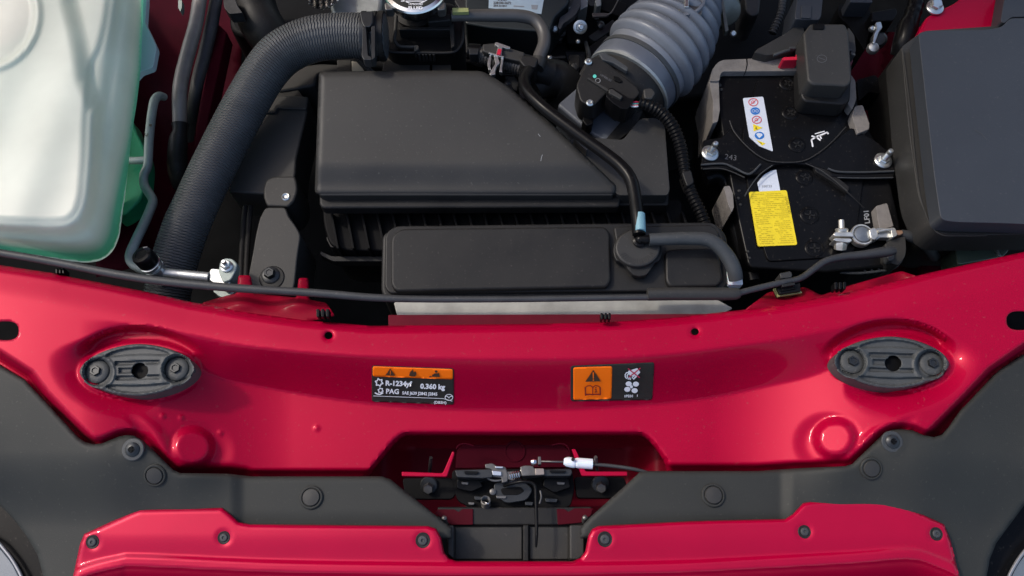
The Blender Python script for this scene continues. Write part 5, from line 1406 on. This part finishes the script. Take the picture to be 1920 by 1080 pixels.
prism('latch_bar', rnd([(1533, 164), (1571, 166), (1571, 169), (1533, 167)], 1), .0225, .018, M['rub_grey'], tc, bevel=.0006)
for pts in ([(1578, 90), (1598, 92), (1598, 95), (1578, 93)], [(1596, 98), (1604, 100), (1604, 104), (1596, 102)]):
    prism('side_bar', pts, .034, .02, M['rub_grey'], tc, bevel=.0005)
decal('square_mark', stroke(ell(1541, 110, 9, 7, 16), 1.0, True) + stroke([(1535, 108), (1547, 112)], 1.0), .046, M['dim_ink'], tc, .0004)
prism('red_insert', rnd([(1466, 110), (1470, 107), (1492, 106), (1497, 92), (1502, 93), (1498, 112), (1470, 113)], 1), .018, .0, M['redplastic'], tc, bevel=.001)
prism('red_insert', rnd([(1584, 112), (1600, 112), (1596, 124), (1586, 122)], 2), .012, .0, mat('dark_red_plastic', (.12, .004, .02), .5), tc, bevel=.001)
tube('link', [(1450, 104, .016, 3.5), (1466, 98, .018, 3.5), (1480, 94, .018, 3.5)], M['rub_grey'], tc, n=10, segs=8)
prism('pale_clip', rnd([(1480, 87), (1492, 87), (1493, 91), (1481, 91)], 1), .020, .014, M['rub_grey'], tc, bevel=.0005)
o = prism('relay_block', rnd([(1497, -20), (1545, -20), (1540, 30), (1536, 37), (1492, 36), (1490, 30)], 3), .030, -.03, M['fuse'], None, bevel=.0025); tag(o, 'slate grey plastic relay block at the top edge behind the terminal cover', 'relay')
prism('cap', rnd([(1503, 10), (1522, 11), (1521, 34), (1502, 33)], 2), .032, .029, M['fuse'], o, bevel=.001)

# front terminal clamp ------------------------------------------------------------
tm = empty('battery_clamp', P(1625, 440, -.005), 'silver battery terminal clamp with lead post on the front right corner of the battery', 'clamp')
zc_ = .004
V0 = [(1588, 424), (1597, 424), (1599, 436), (1611, 438), (1612, 446)]
lathe_at('ring', [(21, -14), (21.5, 0), (20, 2), (17.5, 2), (17, -2), (17, -12)], 1617, 440, zc_, M['lead'], tm, 40)
lathe_at('post', [(17.5, -16), (16.5, 0), (15, 2.5), (12, 3.4), (.4, 3.8)], 1617, 440, zc_ + .0008, M['lead_d'], tm, 36)
prism('jaw', rnd([(1566, 434), (1598, 434), (1602, 440), (1600, 444), (1566, 443), (1562, 439)], 3), .009, -.006, M['lead'], tm, bevel=.0015)
prism('jaw', rnd([(1566, 446), (1596, 447), (1598, 451), (1592, 455), (1568, 452), (1562, 449)], 3), .009, -.006, M['lead'], tm, bevel=.0015)
lathe_at('clamp_bolt', [(5.6, -10), (5.6, 16), (4.8, 18), (.3, 18)], 1578, 430, .004, M['lead'], tm, 18, (0, 1, .25))
lathe_at('clamp_nut', [(11, -12), (12, -2), (11.5, 3), (8, 4)], 1576, 456, .001, M['lead'], tm, 6, (0, .8, .5))
lathe_at('collar', [(11, -3), (12, 2), (10, 4)], 1578, 432, .004, M['lead'], tm, 20, (0, .9, .35))
prism('shoulder', rnd([(1629, 430), (1640, 425), (1646, 431), (1648, 443), (1640, 450), (1632, 446)], 3), .010, -.004, M['lead'], tm, bevel=.0015)
prism('strap', rnd([(1643, 428), (1672, 428), (1674, 445), (1650, 445), (1643, 450)], 2), .007, -.002, M['alu'], tm, bevel=.0015)
tube('crimp', [(1646, 434, .010, 3), (1660, 431, .011, 3), (1672, 430, .011, 3)], M['lead'], tm, n=8, segs=10)
prism('crimp_end', rnd([(1670, 426), (1679, 427), (1683, 441), (1673, 446)], 3), .012, -.004, M['lead'], tm, bevel=.0015)
prism('copper_end', rnd([(1679, 431), (1692, 431), (1695, 437), (1688, 441), (1681, 440)], 3), .008, -.004, M['copper'], tm, bevel=.002)
o = tube('ground_cable', [(1690, 437, .003, 7), (1706, 443, .0, 10), (1722, 450, -.01, 11), (1738, 462, -.03, 11), (1752, 480, -.06, 11)], M['rub_grey'], None, n=30, segs=16)
tag(o, 'grey ground cable leaving the silver clamp towards the right', 'cable')
sb = empty('terminal_bracket', P(1670, 470, -.02), 'black plastic cable bracket below the silver clamp on the battery front', 'bracket')
prism('body', rnd([(1660, 456, 4), (1674, 448, 4), (1698, 442, 4), (1700, 466, 6), (1698, 480, 6), (1686, 498, 6), (1672, 494), (1660, 486)], 4), .004, -.05, M['blk_soft'], sb, bevel=.003)
prism('band', rnd([(1663, 462), (1674, 460), (1678, 486), (1668, 490), (1664, 484)], 3), .012, -.0, M['rub_grey'], sb, bevel=.0015)
prism('shelf', rnd([(1560, 482), (1660, 470), (1688, 480), (1684, 500), (1660, 508), (1560, 512), (1548, 500)], 8), -.020, -.07, M['blk'], sb, bevel=.003)
tube('shelf_edge', [(1574, 511, -.018, 3), (1610, 512, -.018, 3), (1650, 508, -.018, 3), (1676, 502, -.016, 3), (1690, 488, -.012, 3)], M['rub_grey'], sb, n=40, segs=8)
for x in (1620, 1633, 1646, 1658):
    prism('web', [(x, 500), (x + 4, 500), (x + 4, 508), (x, 508)], -.016, -.03, M['rub_grey'], sb, bevel=.0005)
tube('arc_rib', [(1588, 488, -.019, 1.6), (1600, 493, -.018, 1.8), (1616, 494, -.018, 1.8), (1630, 486, -.018, 1.6)], M['blk_soft'], sb, n=20, segs=8)

# curved black strut left of the battery
o = tube('battery_tray_rail', [(1322, 335, -.03, 12), (1345, 328, -.03, 14), (1364, 345, -.035, 15), (1374, 385, -.035, 15), (1384, 430, -.035, 15), (1398, 480, -.035, 15), (1412, 530, -.03, 14)], M['blk_shiny'], None, n=60, segs=18); tag(o, 'curved glossy black rail along the left side of the battery', 'rail')

# ================================================================ fuse box on the right
fb = empty('fuse_box', P(1830, 250, .0), 'large slate grey fuse box lid with dark side walls at the right edge', 'fuse box')
ft = [(1722, 62, 6), (1740, 57, 4), (1850, 56, 14), (1880, 50, 14), (1893, 34, 8), (1990, 33, 2), (1990, 424, 2), (1900, 419, 4), (1790, 416, 20), (1764, 412, 20), (1752, 330, 4), (1735, 180, 4)]
prism('lid_top', rnd(ft, 6, 6), .075, .050, M['fuse'], fb, bevel=.007, seg=5)
prism('lid_side', rnd([(1690, 88, 6), (1730, 58, 10), (1990, 40, 2), (1990, 438, 2), (1860, 440, 4), (1772, 440, 22), (1748, 428, 18), (1722, 370, 20), (1705, 250, 6)], 6, 6), .046, .000, M['blk_soft'], fb, bevel=.003, seg=3)
prism('base', rnd([(1680, 96, 6), (1730, 66, 10), (1990, 60, 2), (1990, 446, 2), (1860, 448, 4), (1764, 446, 26), (1738, 432, 18), (1712, 372, 20), (1696, 250, 6)], 6, 6), -.004, -.10, M['blk'], fb, bevel=.003)
prism('rear_block', rnd([(1876, 40, 6), (1888, -30, 4), (1990, -30, 2), (1990, 30, 2), (1896, 32, 5), (1884, 44, 5)], 4), .055, .0, M['fuse'], fb, bevel=.004)
tube('lid_seam', [(1693, 96, .048, 1.4), (1706, 200, .048, 1.4), (1716, 300, .048, 1.4), (1726, 370, .048, 1.4), (1746, 422, .048, 1.4), (1766, 440, .048, 1.4), (1800, 442, .048, 1.4), (1850, 442, .048, 1.4)], M['blk_soft'], fb, n=80, segs=6)
decal('scratch', stroke([(1827, 243), (1840, 250), (1850, 262)], 1.6), .075, M['rub_grey'], fb, .0004)
prism('side_hook', rnd([(1682, 216), (1688, 214), (1690, 238), (1684, 236)], 1), .02, .0, M['blk_soft'], fb, bevel=.0008)

hm = empty('harness', P(1840, 470, -.05), 'taped dark wiring harness and green black connector under the fuse box front', 'harness')
tube('taped_wires', [(1750, 446, -.03, 10), (1790, 454, -.02, 12), (1840, 452, -.02, 12), (1880, 446, -.02, 12), (1940, 440, -.02, 12)], M['blk'], hm, n=60, segs=14, ring=lambda s, L: 1 + .06 * np.sin(s * 2 * math.pi / .017))
for x in (1846, 1894):
    prism('tape_end', rnd([(x + 10, 438), (x + 18, 436), (x, 458), (x - 6, 458)], 2), -.004, -.014, mat('brown_tape', (.07, .05, .045), .6), hm, bevel=.0006)
prism('connector', rnd([(1796, 452), (1890, 444), (1892, 470), (1880, 482), (1796, 496), (1792, 470)], 4), -.03, -.07, M['greenlens'], hm, bevel=.004)
prism('connector_slot', rnd([(1818, 460), (1852, 456), (1854, 466), (1822, 470)], 3), -.028, -.035, M['blk_dark'], hm, bevel=.001)
prism('white_pin', rnd([(1866, 464), (1870, 464), (1878, 480), (1874, 480)], 1), -.026, -.032, M['zinc'], hm, bevel=.0005)

# fittings between battery and fuse box ----------------------------------------
pf = empty('hose_fitting', P(1700, 60, -.02), 'dark glossy hose fitting at the top, left of the fuse box corner', 'fitting')
tube('fitting', [(1722, -20, .01, 16), (1716, 10, .01, 15), (1708, 36, .008, 16), (1702, 50, .006, 19), (1696, 80, .0, 21), (1690, 104, -.01, 20)], M['blk_shiny'], pf, n=40, segs=22, ring=lambda s, L: 1 + .05 * np.sin(s * 2 * math.pi / .011) * (s < L * .45))
pb = empty('wing_bolt', P(1752, 14, .032), 'pale zinc bolt on the red wing corner at the top right', 'bolt')
lathe_at('washer', [(16, 0), (16, 3), (13, 5)], 1752, 15, .032, M['zinc'], pb, 28)
lathe_at('bolt_head', [(11, 3), (11, 12), (9, 14), (.4, 14)], 1752, 14, .032, M['zinc'], pb, 6)
sv = empty('line_clamp', P(1645, 75, -.05), 'small bright silver line clamp in the dark, right of the terminal cover', 'clamp')
lathe_at('drum', [(15, -20), (15, 0), (11, 4), (.4, 5)], 1648, 74, -.045, M['bolt'], sv, 24, (-.3, -.4, 1))
lathe_at('eyelet', [(11, -6), (11.5, 0), (9, 5), (4, 7), (.4, 7)], 1637, 90, -.036, M['alu'], sv, 20, (-.1, -.2, 1))
prism('arm', rnd([(1641, 42), (1652, 40), (1655, 52), (1648, 60), (1644, 72), (1640, 82), (1636, 80), (1639, 62), (1644, 54)], 3), -.028, -.04, M['zinc'], sv, bevel=.0015)
lathe_at('screw', [(6, -3), (6, 1), (4, 4), (.4, 5)], 1635, 54, -.034, M['zinc'], sv, 14, (0, -.3, 1))
o = prism('glossy_cover', rnd([(1633, 22), (1680, 14), (1684, 24), (1674, 40), (1634, 40)], 4), -.03, -.09, M['blk_shiny'], None, bevel=.003); tag(o, 'small glossy dark cover above the silver line clamp', 'cover')
o = prism('grey_edge', rnd([(1592, -10), (1636, -10), (1636, 5), (1594, 4)], 2), -.02, -.05, M['fuse'], None, bevel=.002); tag(o, 'grey plastic edge at the top, above the terminal cover right side', 'cover')
o = prism('relay_housing', rnd([(1572, 8), (1628, 4), (1634, 40), (1622, 96), (1606, 70), (1592, 48), (1572, 30)], 6), -.05, -.14, M['blk_dark'], None, bevel=.004); tag(o, 'very dark housing behind the terminal cover', 'housing')
o = prism('wing_brace', rnd([(1606, 150), (1640, 140), (1668, 168), (1676, 176), (1668, 180), (1630, 172), (1610, 190)], 4), -.06, -.10, M['blk_shiny'], None, bevel=.002); tag(o, 'dark glossy brace between the battery and the fuse box', 'brace')
ct = empty('compressor', P(1360, 30, -.10), 'greenish grey metal canister at the top, right of the blue grey bellows', 'canister')
lathe_at('body', [(30, -90), (32, -20), (34, -16), (34, -10), (30, -6), (30, 6), (26, 14), (14, 18), (.4, 19)], 1358, 20, -.075, M['compgrey'], ct, 40, (.05, -.55, .6))
lathe_at('cap_bolt', [(6, 0), (6, 4), (4, 6), (.4, 6)], 1374, 64, -.075, M['zinc'], ct, 10, (0, -.4, 1))
prism('seam_band', rnd([(1352, 0), (1357, 0), (1366, 56), (1360, 60)], 1), -.052, -.062, M['compgrey'], ct, bevel=.0008)
o = tube('thin_loom', [(1470, -20, -.08, 7), (1466, 16, -.08, 7), (1458, 40, -.085, 7), (1448, 62, -.09, 7)], M['rub'], None, n=160, segs=14, ring=lambda s, L: 1 + .14 * np.sin(s * 2 * math.pi / .0046), sharp=80); tag(o, 'thin corrugated loom in the dark behind the terminal cover', 'loom')
o = prism('dark_duct', rnd([(1396, -20), (1428, -20), (1424, 26), (1410, 30), (1398, 20)], 6), -.10, -.16, M['engine'], None, bevel=.004); tag(o, 'dark rounded casting at the top between canister and loom', 'casting')

# ================================================================ cable along the red panel
hc = empty('hood_cable', P(600, 552, .05), 'long black cable running behind the rear edge of the red panel', 'cable')
tube('left_run', [(-60, 462, .062, 7), (0, 474, .062, 7.2), (60, 484, .062, 7.4), (130, 497, .062, 7.6), (200, 511, .062, 7.8), (280, 524, .062, 8), (360, 533, .062, 8), (440, 540, .062, 8), (520, 545, .061, 7.6), (600, 550, .060, 7.6), (700, 558, .058, 7.2),
                  (800, 561, .056, 6.4), (960, 561, .055, 6), (1100, 559, .055, 6), (1225, 557, .055, 6)], M['rub'], hc, n=160, segs=14)
tube('sleeve', [(1214, 552, .056, 12), (1260, 551, .056, 12.4), (1320, 551, .056, 12.2), (1375, 551, .056, 11.6), (1386, 550, .056, 9)], M['blk_soft'], hc, n=30, segs=18)
tube('right_run', [(1380, 551, .056, 6), (1410, 543, .052, 6), (1460, 531, .048, 6), (1500, 522, .044, 6), (1524, 506, .040, 6.4), (1548, 490, .036, 7), (1580, 482, .032, 7.4), (1620, 478, .030, 8.5), (1662, 472, .028, 10), (1676, 470, .026, 8)], M['rub'], hc, n=90, segs=14)
prism('cable_clip', rnd([(1462, 512), (1482, 508), (1486, 514), (1484, 520), (1464, 522)], 2), .050, .030, M['blk_soft'], hc, bevel=.001)
# panel clips (fir-tree ends)
def fir_clip(u, v, z, lab, s=1.0, m='blk_shiny'):
    r_ = empty('fir_tree_clip', P(u, v, z), lab, 'clip', 'small clips along the rear edge of the red panel')
    for dx in (-9, 0, 9):
        prism('blade', rnd([(u + (dx - 3.4) * s, v - 7 * s), (u + (dx + 3.0) * s, v - 7 * s), (u + (dx + 2.6) * s, v + 8 * s), (u + (dx - 2.8) * s, v + 8 * s)], 2), z + .006, z - .006, M[m], r_, bevel=.0008)
    prism('bridge', rnd([(u - 12 * s, v - 3 * s), (u + 12 * s, v - 3 * s), (u + 12 * s, v + 3 * s), (u - 12 * s, v + 3 * s)], 1), z + .003, z - .006, M['blk'], r_, bevel=.0006)
fir_clip(605, 586, .056, 'black fir tree clip at the panel rear edge, right of the red bracket tab')
fir_clip(1136, 592, .060, 'black clip on the brownish flange at the middle of the panel rear edge', .8)
fir_clip(1576, 535, .052, 'black clip by the battery front at the panel rear edge', .9)
fir_clip(112, 507, .050, 'black clip tucked under the cable below the milky tank', .7)
cb = empty('connector_block', P(1478, 543, .03), 'dark connector block with a yellowish edge below the battery', 'connector')
prism('body', rnd([(1456, 538), (1500, 530), (1502, 546), (1462, 552)], 2), .044, .030, M['blk_shiny'], cb, bevel=.001)
prism('bar', rnd([(1466, 533), (1490, 529), (1491, 534), (1467, 538)], 1), .050, .040, M['blk'], cb, bevel=.0008)
prism('yellow_edge', [(1451, 541), (1456, 540), (1462, 552), (1502, 546), (1504, 549), (1459, 556)], .040, .036, M['olive'], cb, bevel=0)
prism('slot', [(1465, 542), (1492, 537), (1493, 541), (1466, 546)], .0455, .042, M['blk_dark'], cb, bevel=0)

# ================================================================ the open hood above (real, out of the picture: it shades the bay)
def hood():
    V = []; F = []; nx, ny = 21, 15
    a = math.radians(79)
    for j in range(ny):
        t = j / (ny - 1)
        for i in range(nx):
            s = i / (nx - 1) * 2 - 1
            w_ = .74 - .06 * t - .10 * max(0, t - .75) * 4 * abs(s) ** 3
            L = .92 * t - .05 * s * s * t
            bow = .035 * (1 - s * s) + .03 * math.sin(t * math.pi)
            y = .86 - L * math.cos(a) + bow * math.sin(a)
            z = .10 + L * math.sin(a) + bow * math.cos(a)
            V.append((s * w_, y, z))
    for j in range(ny - 1):
        for i in range(nx - 1):
            F.append([j * nx + i, j * nx + i + 1, (j + 1) * nx + i + 1, (j + 1) * nx + i])
    o = mk('open_hood', V, F, M['paint_thin'], None, solid=.012)
    return tag(o, 'raised red hood standing open above the engine bay', 'hood')
HOOD = True
if HOOD: hood()
